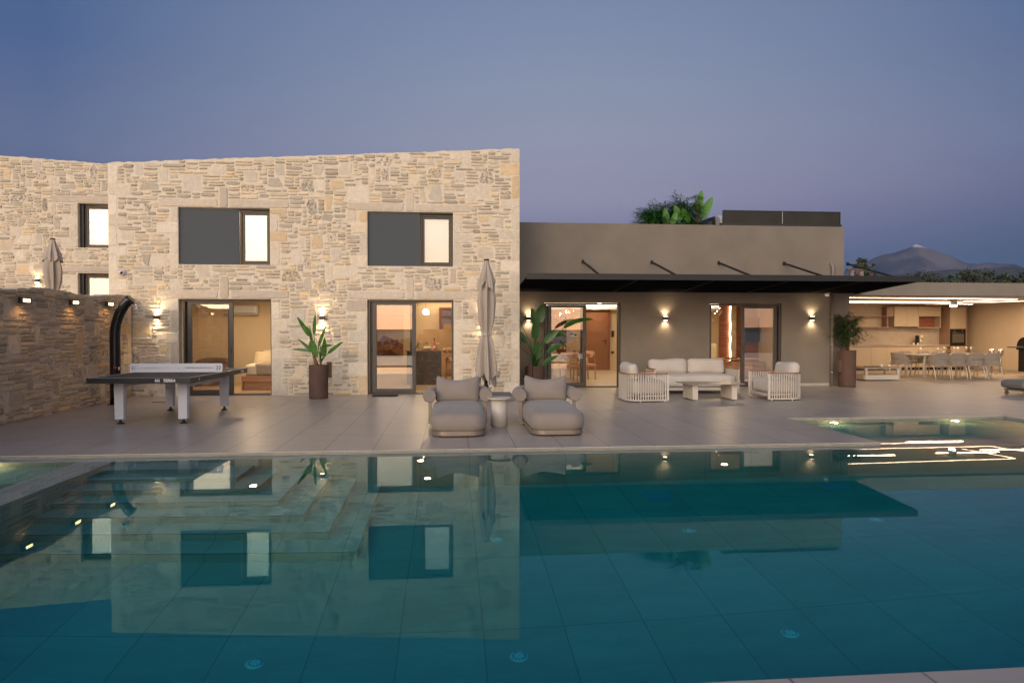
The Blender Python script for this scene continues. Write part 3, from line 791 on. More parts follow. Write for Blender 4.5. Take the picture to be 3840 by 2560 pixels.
nb_ = MB(); nb_.box(17.852, 18.77, 24.62, PYB-.005, 2.035, 2.41); nb_.box(17.852, 18.77, 24.60, PYB-.005, 1.60, 1.625); nb_.box(18.745, 18.77, 24.60, PYB-.005, 1.625, 2.034); nb_.box(17.852, 17.877, 24.60, PYB-.005, 1.625, 2.034)
nb_.build('niche_frame', CAB, ku)
MB().box(17.855, 18.767, 24.60, 24.618, 2.05, 2.405).build('door', CAB, ku, bevel=.002)
MB().box(17.88, 18.744, 24.92, 24.94, 1.626, 2.033).build('niche_back', WOODR, ku)
MB().box(11.5, 16.879, 24.66, PYB-.005, 2.025, 2.05).box(11.5, 16.879, 24.66, PYB-.005, 1.61, 1.635).box(16.60, 16.62, 24.64, PYB-.005, 1.636, 2.024).box(16.60, 16.878, 24.64, PYB-.006, 2.051, 2.41).build('shelf', CABIN, ku)
kt = thing('tall_oven_unit', 'tall sand coloured kitchen cupboard holding the black built-in oven', 'cupboard')
MB().box(18.97, 19.68, 24.40, PYB-.005, .10, 2.41).build('carcass', CABIN, kt)
MB().box(18.985, 19.60, 24.378, 24.398, 1.565, 2.405).build('door', CAB, kt, bevel=.002); MB().box(18.985, 19.60, 24.378, 24.398, .12, .90).build('door', CAB, kt, bevel=.002)
ov = thing('oven', 'black built-in oven with dark glass door in the tall cupboard', 'oven')
MB().box(18.985, 19.60, 24.368, 24.396, .915, 1.555).build('front', BLACKG, ov)
MB().box(19.06, 19.53, 24.360, 24.366, 1.04, 1.37).build('window', mk('oven_glass', (.10, .09, .07), .15, var=.1), ov)
MB().tube([(19.05, 24.34, 1.42), (19.54, 24.34, 1.42)], .009, 8).build('handle', STEEL, ov)
for x in (19.14, 19.46): MB().tube([(x, 24.367, 1.50), (x, 24.345, 1.50)], .02, 12).build('knob', STEEL, ov)
cm = thing('coffee_maker', 'cream filter coffee maker with glass jug on the worktop', 'coffee maker', (17.95, 24.6, .946))
MB().box(-.14, -.08, -.05, .12, 0, .36).build('water_tank', BLACK, cm, bevel=.01)
MB().lathe([(.10, .24), (.105, .36), (.09, .38)], 16).build('filter_holder', CREAMM, cm)
MB().box(-.10, .10, -.10, .10, 0, .02).build('base', CREAMM, cm, bevel=.005)
MB().lathe([(.05, .022), (.085, .06), (.08, .15), (.06, .20)], 16, cap=False).build('jug', CLEAR, cm)
def cup(x, y, z, label, group):
    c = thing('cup', label, 'cup', (x, y, z), group=group)
    MB().lathe([(.022, .012), (.034, .03), (.042, .075), (.039, .075), (.02, .02)], 14, cap=False).build('bowl', CERAM, c)
    MB().tube([(.04, 0, .062), (.062, 0, .058), (.06, 0, .035), (.036, 0, .03)], .004, 6).build('handle', CERAM, c)
    MB().lathe([(.03, .0), (.07, .008), (.072, .012), (.03, .006)], 16).build('saucer', CERAM, c)
CERAM = mk('white_ceramic', (.72, .66, .58), .25, var=.02)
cup(17.62, 24.55, .946, 'white cup left of the coffee maker, further from it', 'cups beside the coffee maker')
cup(17.78, 24.52, .946, 'white cup right next to the coffee maker', 'cups beside the coffee maker')
fn = thing('ceiling_fan', 'white ceiling fan with glowing round lamp over the dining table', 'ceiling fan', (16.34, 20.85, 2.50))
MB().lathe([(.11, -.004), (.115, -.12), (.10, -.17), (.09, -.18)], 24).build('hub', WHITEP, fn)
for k in range(3):
    a = R(12+120*k); M = Matrix.Rotation(a, 4, 'Z') @ Matrix.Translation((0, 0, -.145)) @ Matrix.Rotation(R(9), 4, 'X')
    m = MB(); m.box(.08, .80, -.06, .06, -.004, .004, M=M); m.build('blade', WHITEP, fn, bevel=.003)
MB().lathe([(.098, -.181), (.095, -.22), (.06, -.235), (.001, -.237)], 24, cap=False).build('lamp_shade', emis('fan_lamp', (1, .93, .84), 22), fn)

# ---- dining set
dt = thing('dining_table', 'long cream outdoor dining table with rounded top in the pavilion', 'table', (15.95, 20.62, 0))
tp = [(1.30*cos(t)/max(abs(cos(t))**.75, 1e-3)**.4*.95 if 0 else 1.32*abs(cos(t))**.45*(1 if cos(t) > 0 else -1), .52*abs(sin(t))**.6*(1 if sin(t) > 0 else -1)) for t in [2*pi*k/48 for k in range(48)]]
MB().prism(tp, .715, .75).build('table_top', mk('table_ceramic', (.50, .42, .33), .4, var=.08), dt, bevel=.008)
for sx in (-1, 1):
    for sy in (-1, 1): MB().tube([(sx*1.02, sy*.36, .714), (sx*1.12, sy*.42, .0)], [.045, .03], 12).build('leg', CREAMM, dt)
MB().box(-1.0, 1.0, -.34, .34, .68, .714).build('apron', CREAMM, dt)
def rope_chair(label, loc, rz, src=None):
    if src is not None:
        c = copy_tree(src); c.location = loc; c.rotation_euler = (0, 0, rz); tag(c, label); return c
    t = thing('rope_chair', label, 'chair', loc, rz, 'rope backed dining chairs in the pavilion')
    for sx in (-1, 1):
        MB().tube([(sx*.23, .20, .0), (sx*.245, .17, .40), (sx*.245, .10, .43)], .016, 8).build('leg', CREAMM, t)
        MB().tube([(sx*.24, -.26, .0), (sx*.245, -.16, .41), (sx*.245, .10, .43)], .016, 8).build('leg', CREAMM, t)
    MB().cushion((0, 0, .43), .50, .46, .05, r=.024, n=6).build('seat', ROPE, t)
    MB().cushion((0, .01, .475), .46, .42, .06, r=.03, n=6, puff=.02).build('cushion', FAB_T, t)
    m = MB(); n = 30
    def P(s, v):       # s -1..1 round the back, v 0..1 height
        a = s*R(118); top = .78 - .20*max(0, abs(s)-.35)/.65
        z = .42 + (top-.42)*v; r = 1 + .10*v
        return Vector((sin(a)*.27*r, -cos(a)*.235*r - .02*v, z))
    for k in range(n):
        s0 = -1 + 2*(k+.5)/n; sh_ = .055
        for v0, v1, sg in ((.0, .46, 1), (.54, 1.0, -1)):
            a = P(s0 - sh_*sg*.5, v0); b = P(s0 + sh_*sg*.5, v1)
            o = Vector((a.x, a.y, 0)).normalized()
            m.bar(a, b, .030, .012, up=o)
    m.build('backrest', ROPE, t)
    for v, r_ in ((.5, .010), (1.0, .014), (0, .014)):
        MB().tube([P(-1+2*i/16, v) for i in range(17)], r_, 6).build('back_frame', ROPE, t)
    MB().cushion((0, -.16, .66), .40, .09, .30, r=.045, n=6, puff=.02).build('back_cushion', FAB_T, t)
    return t
c0 = rope_chair('rope dining chair in the near row beside the table\'s left near leg', (15.02, 19.82, 0), 0)
lab = ['second rope dining chair from the left in the near row', 'third rope dining chair from the left in the near row', 'rope dining chair nearest the black grill, right end of the near row']
for x, lb in zip((15.58, 16.16, 16.74), lab): rope_chair(lb, (x, 19.82, 0), 0, c0)
rope_chair('rope dining chair at the left head of the table, seen from its side', (14.42, 20.68, 0), R(-90), c0)
for x, lb in zip((15.2, 15.85, 16.5), ('rope chair on the far side of the table, nearest the left head', 'rope chair on the far side of the table, behind the pineapple', 'rope chair on the far side of the table, nearest the oven')):
    rope_chair(lb, (x, 21.42, 0), R(180), c0)
def plate(x, y, lb, nap=False):
    p = thing('plate', lb, 'plate', (x, y, .751), group='place settings on the dining table')
    MB().lathe([(.07, .0), (.13, .010), (.135, .014), (.06, .006)], 24).build('large_plate', CERAM, p)
    MB().lathe([(.05, .0145), (.09, .028), (.095, .032), (.045, .02)], 24).build('small_plate', CERAM, p)
    if nap: MB().cushion((0, 0, .04), .10, .07, .02, r=.009, n=4).build('napkin', mk('red_napkin', (.45, .06, .04), .8), p)
plate(14.98, 20.62, 'stacked white plates at the left head of the dining table')
plate(15.25, 20.32, 'stacked white plates with a red napkin on the near side of the table', True)
plate(15.9, 20.88, 'stacked white plates behind the pineapple')
plate(16.35, 20.92, 'stacked white plates on the far side, nearest the oven')
plate(16.75, 20.62, 'stacked white plates at the right end of the dining table')
GOB = mk('goblet_glass', (.8, .78, .74), .05, var=0); GOB = CLEAR
def goblet(x, y, lb):
    p = thing('wine_glass', lb, 'wine glass', (x, y, .751), group='wine glasses on the dining table')
    MB().lathe([(.035, .0), (.034, .003), (.004, .008), (.004, .10), (.02, .115), (.045, .15), (.05, .18), (.043, .22), (.036, .235)], 20, cap=False).build('glass_body', glass('goblet', .22) if 'goblet' not in bpy.data.materials else bpy.data.materials['goblet'], p)
for x, y, lb in ((15.18, 20.80, 'wine glass at the left head of the table'), (15.50, 20.45, 'wine glass behind the plates with the red napkin'), (15.86, 20.62, 'wine glass just left of the pineapple'),
                 (16.28, 20.72, 'left one of two wine glasses standing together right of the pineapple'), (16.36, 20.66, 'right one of two wine glasses standing together right of the pineapple'), (16.60, 20.60, 'second wine glass from the right end of the table'), (16.86, 20.72, 'rightmost wine glass on the dining table')):
    goblet(x, y, lb)
pa = thing('pineapple', 'small pineapple with leafy top in the middle of the dining table', 'pineapple', (15.93, 20.52, .751))
MB().lathe([(.03, 0), (.065, .03), (.072, .08), (.06, .14), (.035, .17)], 14).build('fruit', mk('pineapple_skin', (.22, .10, .03), .7, var=.5, vs=60, bump=.6, bs=50, bd=.01), pa)
m = MB()
for k in range(22):
    a = k*2.4; t = k/22; l_ = .14-.04*t; e = .25+.9*(1-t)
    d = Vector((cos(a)*sin(e), sin(a)*sin(e), cos(e))); p0 = Vector((cos(a)*.02, sin(a)*.02, .165)); s_ = Vector((-sin(a), cos(a), 0))*.012
    m.add([p0-s_, p0+s_, p0+d*l_], [(0,1,2)])
m.build('crown', LEAFN, pa)

# ---- grill, steel stands, low table, side seats
bq = thing('gas_grill', 'black gas grill trolley with red ringed knobs at the right edge', 'grill', (19.15, 20.75, 0))
MB().box(-.38, .38, -.26, .26, .14, .86).build('cabinet', BLACKG, bq, bevel=.01)
MB().box(-.42, .42, -.30, .30, .86, .97).build('firebox', BLACKG, bq, bevel=.01)
MB().box(-.78, -.43, -.27, .27, .93, .965).box(.43, .78, -.27, .27, .93, .965).build('side_shelf', BLACK, bq, bevel=.008)
MB().prism([(-.29, .975)] + [(.29*cos(pi-t)*1.0, .975+.30*sin(t)) for t in [pi*k/14 for k in range(1, 14)]] + [(.29, .975)], -.41, .41, axis='x', smooth=True).build('hood', BLACKG, bq)
MB().tube([(-.30, -.33, 1.06), (.30, -.33, 1.06)], .014, 8).build('handle', STEEL, bq)
for k in range(4): 
    kb_ = MB().tube([(-.30+.2*k, -.302, .915), (-.30+.2*k, -.335, .915)], .032, 14).build('knob', CHROME, bq)
    MB().tube([(-.30+.2*k, -.301, .915), (-.30+.2*k, -.31, .915)], .040, 14).build('knob_ring', mk('red_ring', (.5, .02, .01), .4, var=0), kb_)
for sx in (-1, 1):
    w_ = MB().tube([(sx*.36-.02, -.24, .085), (sx*.36+.02, -.24, .085)], .085, 18).build('wheel', BLACK, bq)
    MB().tube([(sx*.36-.026, -.24, .085), (sx*.36+.026, -.24, .085)], .05, 14).build('rim', STEEL, w_)
MB().box(-.10, -.08, -.275, -.262, .35, .60).build('door_handle', CHROME, bq)
for i, (x, y) in enumerate(((18.75, 22.1), (19.0, 22.0))):
    t = thing('steel_ashtray_stand', ('left' if i == 0 else 'right') + ' one of two steel pedestal stands against the beige pavilion wall', 'stand', (x, y, 0), group='steel pedestal stands')
    MB().lathe([(.14, 0), (.14, .015), (.02, .03)], 20).build('foot', STEEL, t)
    MB().tube([(0, 0, .03), (0, 0, .62)], .03, 12).build('column', STEEL, t)
    MB().lathe([(.05, .62), (.085, .70), (.085, .86), (.075, .86), (.07, .7)], 18).build('bowl', STEEL, t)
lt = thing('low_table', 'low cream metal table with tray base at the pavilion edge', 'low table', (12.88, 19.62, 0))
m = MB(); rr = [(.55, .35)]
def rrect(w, d, r, n=5):
    out = []
    for cx, cy_, a0 in ((w/2-r, d/2-r, 0), (-w/2+r, d/2-r, 90), (-w/2+r, -d/2+r, 180), (w/2-r, -d/2+r, 270)):
        for k in range(n+1): a = R(a0+90*k/n); out.append((cx+r*cos(a), cy_+r*sin(a)))
    return out
MB().prism(rrect(1.14, .72, .12), .375, .40).build('table_top', mk('bronze_table_top', (.22, .15, .10), .4), lt, bevel=.003)
MB().prism(rrect(1.16, .74, .12), .355, .374).prism(rrect(1.16, .74, .12), .03, .17).build('frame', CREAMM, lt, bevel=.004)
for sx in (-1, 1):
    for sy in (-1, 1): MB().box(sx*.50-.035, sx*.50+.035, sy*.29-.035, sy*.29+.035, .171, .354).build('leg', CREAMM, lt, bevel=.01)
cup(12.98, 19.50, .401, 'left white espresso cup on the low table', 'espresso cups on the low table')
cup(13.22, 19.50, .401, 'right white espresso cup on the low table', 'espresso cups on the low table')
bk = thing('magazine', 'open dark magazine lying on the low table', 'magazine', (12.66, 19.52, .401), R(12))
MB().cushion((-.08, 0, .012), .20, .27, .02, r=.008, n=5, puff=.012).cushion((.11, 0, .014), .20, .27, .02, r=.008, n=5, puff=.02).build('pages', mk('magazine_pages', (.10, .07, .07), .35, var=.7, vs=14), bk)
ss = thing('strap_armchair', 'white framed strap armchair half hidden behind the right clay planter', 'armchair', (11.28, 18.85, 0))
MB().box(-.24, .24, -.36, -.31, .12, .70).box(-.24, .24, .31, .36, .12, .70).box(-.26, .26, -.38, .38, .03, .115).build('frame', WHITEP, ss, bevel=.01)
m = MB()
for k in range(8): m.box(-.20+.055*k, -.17+.055*k, -.37, -.362, .14, .66)
m.build('strap', DARKM, ss)
MB().cushion((.05, 0, .25), .46, .58, .2, r=.06, n=8).build('cushion', FAB_L, ss)

# right edge lounger on castors
rl = thing('sun_lounger', 'grey padded sun lounger on brass castors cut off by the right edge', 'sun lounger', (13.95, 14.62, 0))
MB().cushion((0, 0, .245), 2.1, .74, .22, r=.10, n=14).build('cushion', mk('grey_vinyl', (.16, .145, .14), .6), rl)
MB().box(-.98, .98, -.30, .30, .10, .135).build('frame', TAUPEM, rl)
for sx in (-1, 1):
    for sy in (-1, 1): MB().tube([(sx*.93, sy*.27-.015, .05), (sx*.93, sy*.27+.015, .05)], .048, 14).build('castor', mk('brass', (.5, .33, .14), .3, 1), rl)

# ================================================================= TERRACE FURNITURE
def lounge(label, x, y, src=None):
    if src is not None:
        c = copy_tree(src); c.location = (x, y, 0); tag(c, label); return c
    t = thing('daybed_chair', label, 'lounge chair', (x, y, 0), 0, 'padded chaise armchairs by the pool')
    W2 = .375
    def outline(w, y0, y1, r, rb):
        pts = []
        for cx, cy_, a0, rr_ in ((w-rb, y1-rb, 0, rb), (-w+rb, y1-rb, 90, rb), (-w+r, y0+r, 180, r), (w-r, y0+r, 270, r)):
            for k in range(9): a = R(a0+90*k/8); pts.append((cx+rr_*cos(a), cy_+rr_*sin(a)))
        return pts
    MB().prism(outline(W2, 0, 1.62, .20, .3), .022, .085).build('base_frame', TAUPEM, t, bevel=.006)
    for sx in (-1, 1):
        for yy in (.12, 1.45): MB().tube([(sx*.27, yy, 0), (sx*.27, yy, .021)], .018, 10).build('foot', BLACK, t)
    # big seat cushion
    m = MB(); rings = []
    for z, g in ((.088, -.012), (.115, .010), (.18, .022), (.25, .018), (.295, .002), (.320, -.024), (.335, -.060)):
        o = outline(W2+g, -g*1.0, 1.60+g*.2, .21, .3); rings.append([(px, py, z + .035*min(1, py/1.2)*(z > .2)) for px, py in o])
    n = len(rings[0]); top_ = rings[-1]; cx_ = sum(p[0] for p in top_)/n; cy_ = sum(p[1] for p in top_)/n
    for sc, dz_ in ((.90, .010), (.75, .016), (.5, .020), (.25, .021)): rings.append([(cx_+(p[0]-cx_)*sc, cy_+(p[1]-cy_)*sc, .335+dz_+.035*min(1, (cy_+(p[1]-cy_)*sc)/1.2)) for p in top_])
    vs = [p for r_ in rings for p in r_]; ctr = len(vs); vs.append((cx_, cy_, .335+.021+.035*cy_/1.2))
    fs = [(i*n+k, i*n+(k+1) % n, (i+1)*n+(k+1) % n, (i+1)*n+k) for i in range(len(rings)-1) for k in range(n)] + [((len(rings)-1)*n+k, (len(rings)-1)*n+(k+1) % n, ctr) for k in range(n)]
    m.add(vs, fs, True); m.build('seat_cushion', FAB_T, t)
    # seam line on the front of the seat
    # horseshoe bolster
    yb = 1.06; ra = .102; pts = [(-.435, yb, .48), (-.437, yb+.02, .48), (-.44, yb+.30, .48)]
    for k in range(1, 12): a = pi - pi*k/12; pts.append((.44*cos(a), yb+.30+.34*sin(a), .48+.02*sin(a)))
    pts += [(.44, yb+.30, .48), (.437, yb+.02, .48), (.435, yb, .48)]
    rr_ = [ra*.9, ra] + [ra]*(len(pts)-4) + [ra, ra*.9]
    MB().tube(pts, rr_, 20).build('arm_bolster', FAB_T, t)
    for sx in (-1, 1):
        MB().box(sx*.425-.028, sx*.425+.028, yb+.05, yb+.075, .05, .40).build('arm_post', TAUPEM, t, bevel=.004)
        MB().box(sx*.40-.03 if sx > 0 else sx*.40-.028, sx*.40+.028, yb+.045, yb+.08, .03, .052).build('post_foot', TAUPEM, t)
    M = Matrix.Translation((0, 1.32, .335)) @ Matrix.Rotation(R(-14), 4, 'X')
    MB().cushion((0, 0, .195), .68, .15, .35, r=.055, n=16, puff=.055, M=M, horn=.085, wob=.014, seed=3).build('back_pillow', FAB_T, t)
    return t
l0 = lounge('taupe padded chaise armchair left of the round side table', .125, 9.50)
lounge('taupe padded chaise armchair right of the round side table', 1.53, 9.50, l0)
st = thing('side_table', 'round cream side table on a drum base between two chaise armchairs', 'side table', (.76, 10.55, 0))
MB().lathe([(.118, .0), (.118, .008), (.128, .01), (.128, .425)], 40).build('drum_base', CREAMM, st)
MB().lathe([(.175, .426), (.186, .432), (.186, .446), (.180, .452)], 48).build('table_top', CREAMM, st)

def slat_arc(path, z0, z1, w, t, step):
    """vertical slats spaced along a 2-D path"""
    m = MB(); acc = 0; pts = [Vector((p[0], p[1], 0)) for p in path]; nxt = 0
    for a, b in zip(pts, pts[1:]):
        L_ = (b-a).length; d = (b-a).normalized(); o = Vector((d.y, -d.x, 0))
        while nxt <= acc+L_:
            p = a + d*(nxt-acc)
            c = [p+d*w/2+o*t/2, p-d*w/2+o*t/2, p-d*w/2-o*t/2, p+d*w/2-o*t/2]
            m.add([(q.x, q.y, z0) for q in c]+[(q.x, q.y, z1) for q in c], [(3,2,1,0),(4,5,6,7),(0,1,5,4),(1,2,6,5),(2,3,7,6),(3,0,4,7)])
            nxt += step
        acc += L_
    return m
def ribbon(path, z, w, h):
    m = MB(); pts = [Vector((*p, z)) for p in path]; n = len(pts); vs = []
    for i, p in enumerate(pts):
        d = (pts[min(i+1, n-1)]-pts[max(i-1, 0)]).normalized(); o = Vector((d.y, -d.x, 0))*w/2
        vs += [p-o, p+o, p+o+Vector((0,0,h)), p-o+Vector((0,0,h))]
    fs = [(i*4+k, (i+1)*4+k, (i+1)*4+(k+1) % 4, i*4+(k+1) % 4) for i in range(n-1) for k in range(4)] + [(0,1,2,3), ((n-1)*4+3, (n-1)*4+2, (n-1)*4+1, (n-1)*4)]
    return m.add(vs, fs)
def upath(w, d, r, n=8):
    """U open towards -Y: from front-left round the back to front-right"""
    p = [(-w/2, -d/2), (-w/2, d/2-r)]
    for k in range(1, n): a = pi - (pi/2)*k/n; p.append((-w/2+r+r*cos(a), d/2-r+r*sin(a)))
    p += [(-w/2+r, d/2), (w/2-r, d/2)]
    for k in range(1, n): a = pi/2 - (pi/2)*k/n; p.append((w/2-r+r*cos(a), d/2-r+r*sin(a)))
    return p + [(w/2, d/2-r), (w/2, -d/2)]
def slat_seat(name, label, cat, w, d, r, loc, rz, group=None, pillows=1, hh=.575):
    t = thing(name, label, cat, loc, rz, group)
    P = upath(w, d, r)
    slat_arc(P, .05, hh, .022, .014, .052).build('slatted_side', CREAMM, t)
    fr = ribbon(P, .028, .03, .024)
    fr.box(-w/2+.01, w/2-.01, -d/2+.005, -d/2+.035, .09, .15); fr.box(-w/2+.02, w/2-.02, -d/2+.04, d/2-r, .12, .145); fr.box(-w/2+r*.8, w/2-r*.8, d/2-r+.001, d/2-.04, .12, .145)
    for sx in (-1, 1): fr.box(sx*(w/2)-.014, sx*(w/2)+.014, -d/2-.022, -d/2+.022, .028, hh-.001)
    fr.build('frame', CREAMM, t)
    for sx in (-1, 1):
        for yy in (-d/2+.06, d/2-r): MB().tube([(sx*w/2, yy, 0), (sx*w/2, yy, .027)], .014, 8).build('foot', CREAMM, t)
    ribbon(P, hh, .045, .022).build('armrest', TEAK, t, bevel=.006)
    cw = w-.09
    MB().cushion((0, -.045, .30), cw, d-.15, .28, r=.075, n=12, puff=.03, wob=.008).build('seat_cushion', FAB_L, t)
    for k in range(pillows):
        pw = (cw-.04)/pillows; x = -cw/2+.02+pw*(k+.5)
        M = Matrix.Translation((x, d/2-.20, .44)) @ Matrix.Rotation(R(-10), 4, 'X')
        MB().cushion((0, 0, .18), pw*.985, .20, .37, r=.085, n=12, puff=.035, M=M, wob=.02, seed=k+5).build('back_pillow', FAB_L, t)
    return t
slat_seat('slatted_armchair', 'slatted armchair left of the coffee table, its back to the planter', 'armchair', .95, .86, .28, (4.09, 14.32, 0), R(90), 'cream slatted armchairs')
slat_seat('slatted_armchair', 'slatted armchair right of the coffee table, standing before the right doorway', 'armchair', .95, .80, .28, (7.14, 14.38, 0), R(-90), 'cream slatted armchairs')
slat_seat('slatted_sofa', 'cream slatted two seat sofa with pale pillows against the grey wall', 'sofa', 2.02, .88, .2, (5.78, 16.0, 0), 0, pillows=2)
ct = thing('coffee_table', 'cream coffee table on two slatted panel legs before the sofa', 'coffee table', (5.62, 14.36, 0))
MB().prism(rrect(1.26, .84, .05), .345, .358).build('table_top', mk('taupe_table_top', (.27, .225, .185), .35, var=.05), ct, bevel=.003)
for sx in (-1, 1):
    m = MB(); x = sx*.43
    for k in range(9): m.box(x-.06*1, x+.06, -.28+.07*k-.008, -.28+.07*k+.008, .03, .33)
    m.box(x-.06, x+.06, -.30, -.288, .02, .344); m.box(x-.06, x+.06, .288, .30, .02, .344); m.box(x-.05, x+.05, -.287, .287, .02, .029); m.box(x-.05, x+.05, -.287, .287, .331, .344)
    m.build('slatted_leg', CREAMM, ct)
    MB().tube([(x, -.28, 0), (x, -.28, .019)], .012, 8).tube([(x, .28, 0), (x, .28, .019)], .012, 8).build('foot', BLACK, ct)

# ================================================================= TABLE TENNIS TABLE
tt = thing('table_tennis_table', 'black outdoor table tennis table with white steel net and legs', 'table tennis table', (-4.73, 12.33, 0), R(-1.2))
TW, TL = 1.525, 2.74
for s_ in (-1, 1):
    y0, y1 = (-TL/2, -.006) if s_ < 0 else (.006, TL/2)
    MB().box(-TW/2, TW/2, y0, y1, .742, .76).build('table_top', mk('table_surface', (.017, .016, .017), .6, var=.05, spec=.25) if 'table_surface' not in bpy.data.materials else bpy.data.materials['table_surface'], tt)
    m = MB(); z0, z1 = .675, .7605
    m.box(-TW/2-.012, -TW/2-.001, y0, y1, z0, z1).box(TW/2+.001, TW/2+.012, y0, y1, z0, z1)
    ye = y0 if s_ < 0 else y1
    m.box(-TW/2-.012, TW/2+.012, min(ye, ye+s_*.012), max(ye, ye+s_*.012), z0, z1)
    m.build('edge_frame', BLACK, tt, bevel=.003)
LINEM = mk('white_line', (.6, .6, .58), .5, var=0)
m = MB(); m.box(-TW/2, -TW/2+.02, -TL/2, TL/2, .7602, .761).box(TW/2-.02, TW/2, -TL/2, TL/2, .7602, .761).box(-TW/2+.021, TW/2-.021, -TL/2, -TL/2+.02, .7602, .761).box(-TW/2+.021, TW/2-.021, TL/2-.02, TL/2, .7602, .761)
m.build('boundary_line', LINEM, tt)
for sx in (-1, 1):
    for sy in (-1, 1):
        yy = sy*.93; x = sx*.49
        pr = [(-.065, -.05), (.065, -.05), (.078, 0), (.065, .05), (-.065, .05), (-.078, 0)]
        vs = [(x+a, yy+b, .075) for a, b in pr] + [(x+a*1.15, yy+b*1.1, .70) for a, b in pr]
        lg = MB().add(vs, [(0,5,4,3,2,1), (6,7,8,9,10,11)] + [(i, (i+1) % 6, 6+(i+1) % 6, 6+i) for i in range(6)]).build('leg', WHITEP, tt)
        MB().lathe([(.062, 0), (.06, .008), (.025, .028), (.018, .045), (.014, .078)], 18, (x, yy, 0)).build('foot', BLACK, lg)
    MB().bar((sx*.50, -.90, .60), (sx*.50, .90, .60), .03, .045).build('side_rail', WHITEP, tt)
    m = MB()
    for yy in (-.45, 0, .45): m.box(sx*.50-.012, sx*.50+.012, yy-.03, yy+.03, .62, .70)
    m.build('rail_bracket', WHITEP, tt)
def shape2d(name, splines, ext, mat, parent, M):
    c = bpy.data.curves.new(name, 'CURVE'); c.dimensions = '2D'; c.fill_mode = 'BOTH'; c.extrude = ext
    for pts in splines:
        s_ = c.splines.new('POLY'); s_.points.add(len(pts)-1); s_.use_cyclic_u = True
        for p, q in zip(s_.points, pts): p.co = (q[0], q[1], 0, 1)
    o = bpy.data.objects.new(name, c); COL.objects.link(o)
    me = bpy.data.meshes.new_from_object(o); bpy.data.objects.remove(o); bpy.data.curves.remove(c)
    me.transform(M); me.name = name; me.materials.clear(); me.materials.append(mat)
    o = bpy.data.objects.new(name, me); COL.objects.link(o); o.parent = parent; return o
def text(name, body, size, mat, parent, M, shear=0, bold=.0, ext=.0015):
    c = bpy.data.curves.new(name, 'FONT'); c.body = body; c.size = size; c.extrude = ext; c.shear = shear; c.offset = bold; c.align_x = 'LEFT'
    o = bpy.data.objects.new(name, c); COL.objects.link(o)
    me = bpy.data.meshes.new_from_object(o); bpy.data.objects.remove(o); bpy.data.curves.remove(c)
    me.transform(M); me.materials.clear(); me.materials.append(mat)
    o = bpy.data.objects.new(name, me); COL.objects.link(o); o.parent = parent; return o
UPR = Matrix.Rotation(R(90), 4, 'X')
out = [(x, y) for x, y in rrect(1.56, .152, .03)]
holes = []
def slot(a, b, h): return [(a, -h), (b, -h), (b+h*.6, 0), (b, h), (a, h), (a-h*.6, 0)][::-1]
holes += [slot(-.62, -.14, .006), slot(.16, .62, .006)]
for x in (-.655, -.115, .13, .655): holes.append([(x+.008*cos(t), .008*sin(t)) for t in [-2*pi*k/8 for k in range(8)]])
def chev(x, s_, h=.038, w=.020): return [(x, 0), (x+s_*w*1.1, h), (x+s_*w*2.1, h), (x+s_*w, 0), (x+s_*w*2.1, -h), (x+s_*w*1.1, -h)][::(1 if s_ > 0 else -1)]
holes += [chev(-.755, 1), chev(-.712, 1), chev(.755, -1), chev(.712, -1)]
holes.append([(-.07, .008), (-.045, .012), (-.02, .006), (.01, -.002), (.05, -.010), (.065, -.024), (.045, -.016), (.01, -.010), (-.02, -.004), (-.045, .002)])
shape2d('net', [out]+holes, .003, WHITEP, tt, Matrix.Translation((0, 0, .842)) @ UPR)
LOGO = mk('logo_white', (.65, .65, .66), .5, var=0)
yf = -TL/2-.0135
text('lettering', 'TERRA', .062, LOGO, tt, Matrix.Translation((.36, yf, .696)) @ UPR, shear=.25, bold=.0022)
shape2d('chevron_mark', [[(a*.62, b*.55) for a, b in chev(0, 1)], [(a*.62+.026, b*.55) for a, b in chev(0, 1)], [(a*.62+.052, b*.55) for a, b in chev(0, 1)]], .0015, LOGO, tt, Matrix.Translation((.24, yf, .717)) @ UPR)
MS = Matrix.Translation((TW/2+.0135, .98, .696)) @ Matrix.Rotation(R(90), 4, 'Z') @ UPR
text('lettering', 'TERRA', .06, LOGO, tt, MS, shear=.25, bold=.002)
shape2d('chevron_mark', [[(a*.5, b*.5) for a, b in chev(0, -1)], [(a*.5+.022, b*.5) for a, b in chev(0, -1)]], .0015, LOGO, tt, Matrix.Translation((TW/2+.0135, -TL/2+.33, .717)) @ Matrix.Rotation(R(90), 4, 'Z') @ UPR)

# ================================================================= SHOWER
sw_ = thing('solar_shower', 'tall curved black solar shower column beside the garden wall', 'shower', (-6.73, 14.45, 0))
pts = [(0, 0, .015), (0, 0, .8), (0, 0, 1.35)] + [(.62-.62*cos(a), 0, 1.35+.95*sin(a)) for a in [R(4*k) for k in range(1, 15)]]
pts = [(p[0]*1.15 if i > 2 else p[0], p[1], p[2]) for i, p in enumerate(pts)]
MB().tube(pts, .098, 24).build('column', BLACKG, sw_)
MB().lathe([(.15, 0), (.15, .012), (.10, .014)], 24).build('base_plate', BLACKG, sw_)
e = pts[-1]
MB().tube([(e[0]+.04, -.02, e[2]-.10), (e[0]+.12, -.05, e[2]-.13), (e[0]+.14, -.06, e[2]-.17)], .012, 8).build('shower_arm', CHROME, sw_)
MB().lathe([(.015, .02), (.06, -.01), (.062, -.02)], 18, (e[0]+.15, -.06, e[2]-.185)).build('shower_head', CHROME, sw_)
MB().tube([(.02, -.098, .745), (.07, -.10, .745)], .022, 12).build('red_valve', mk('red_plastic', (.55, .01, .01), .35, var=0), sw_)
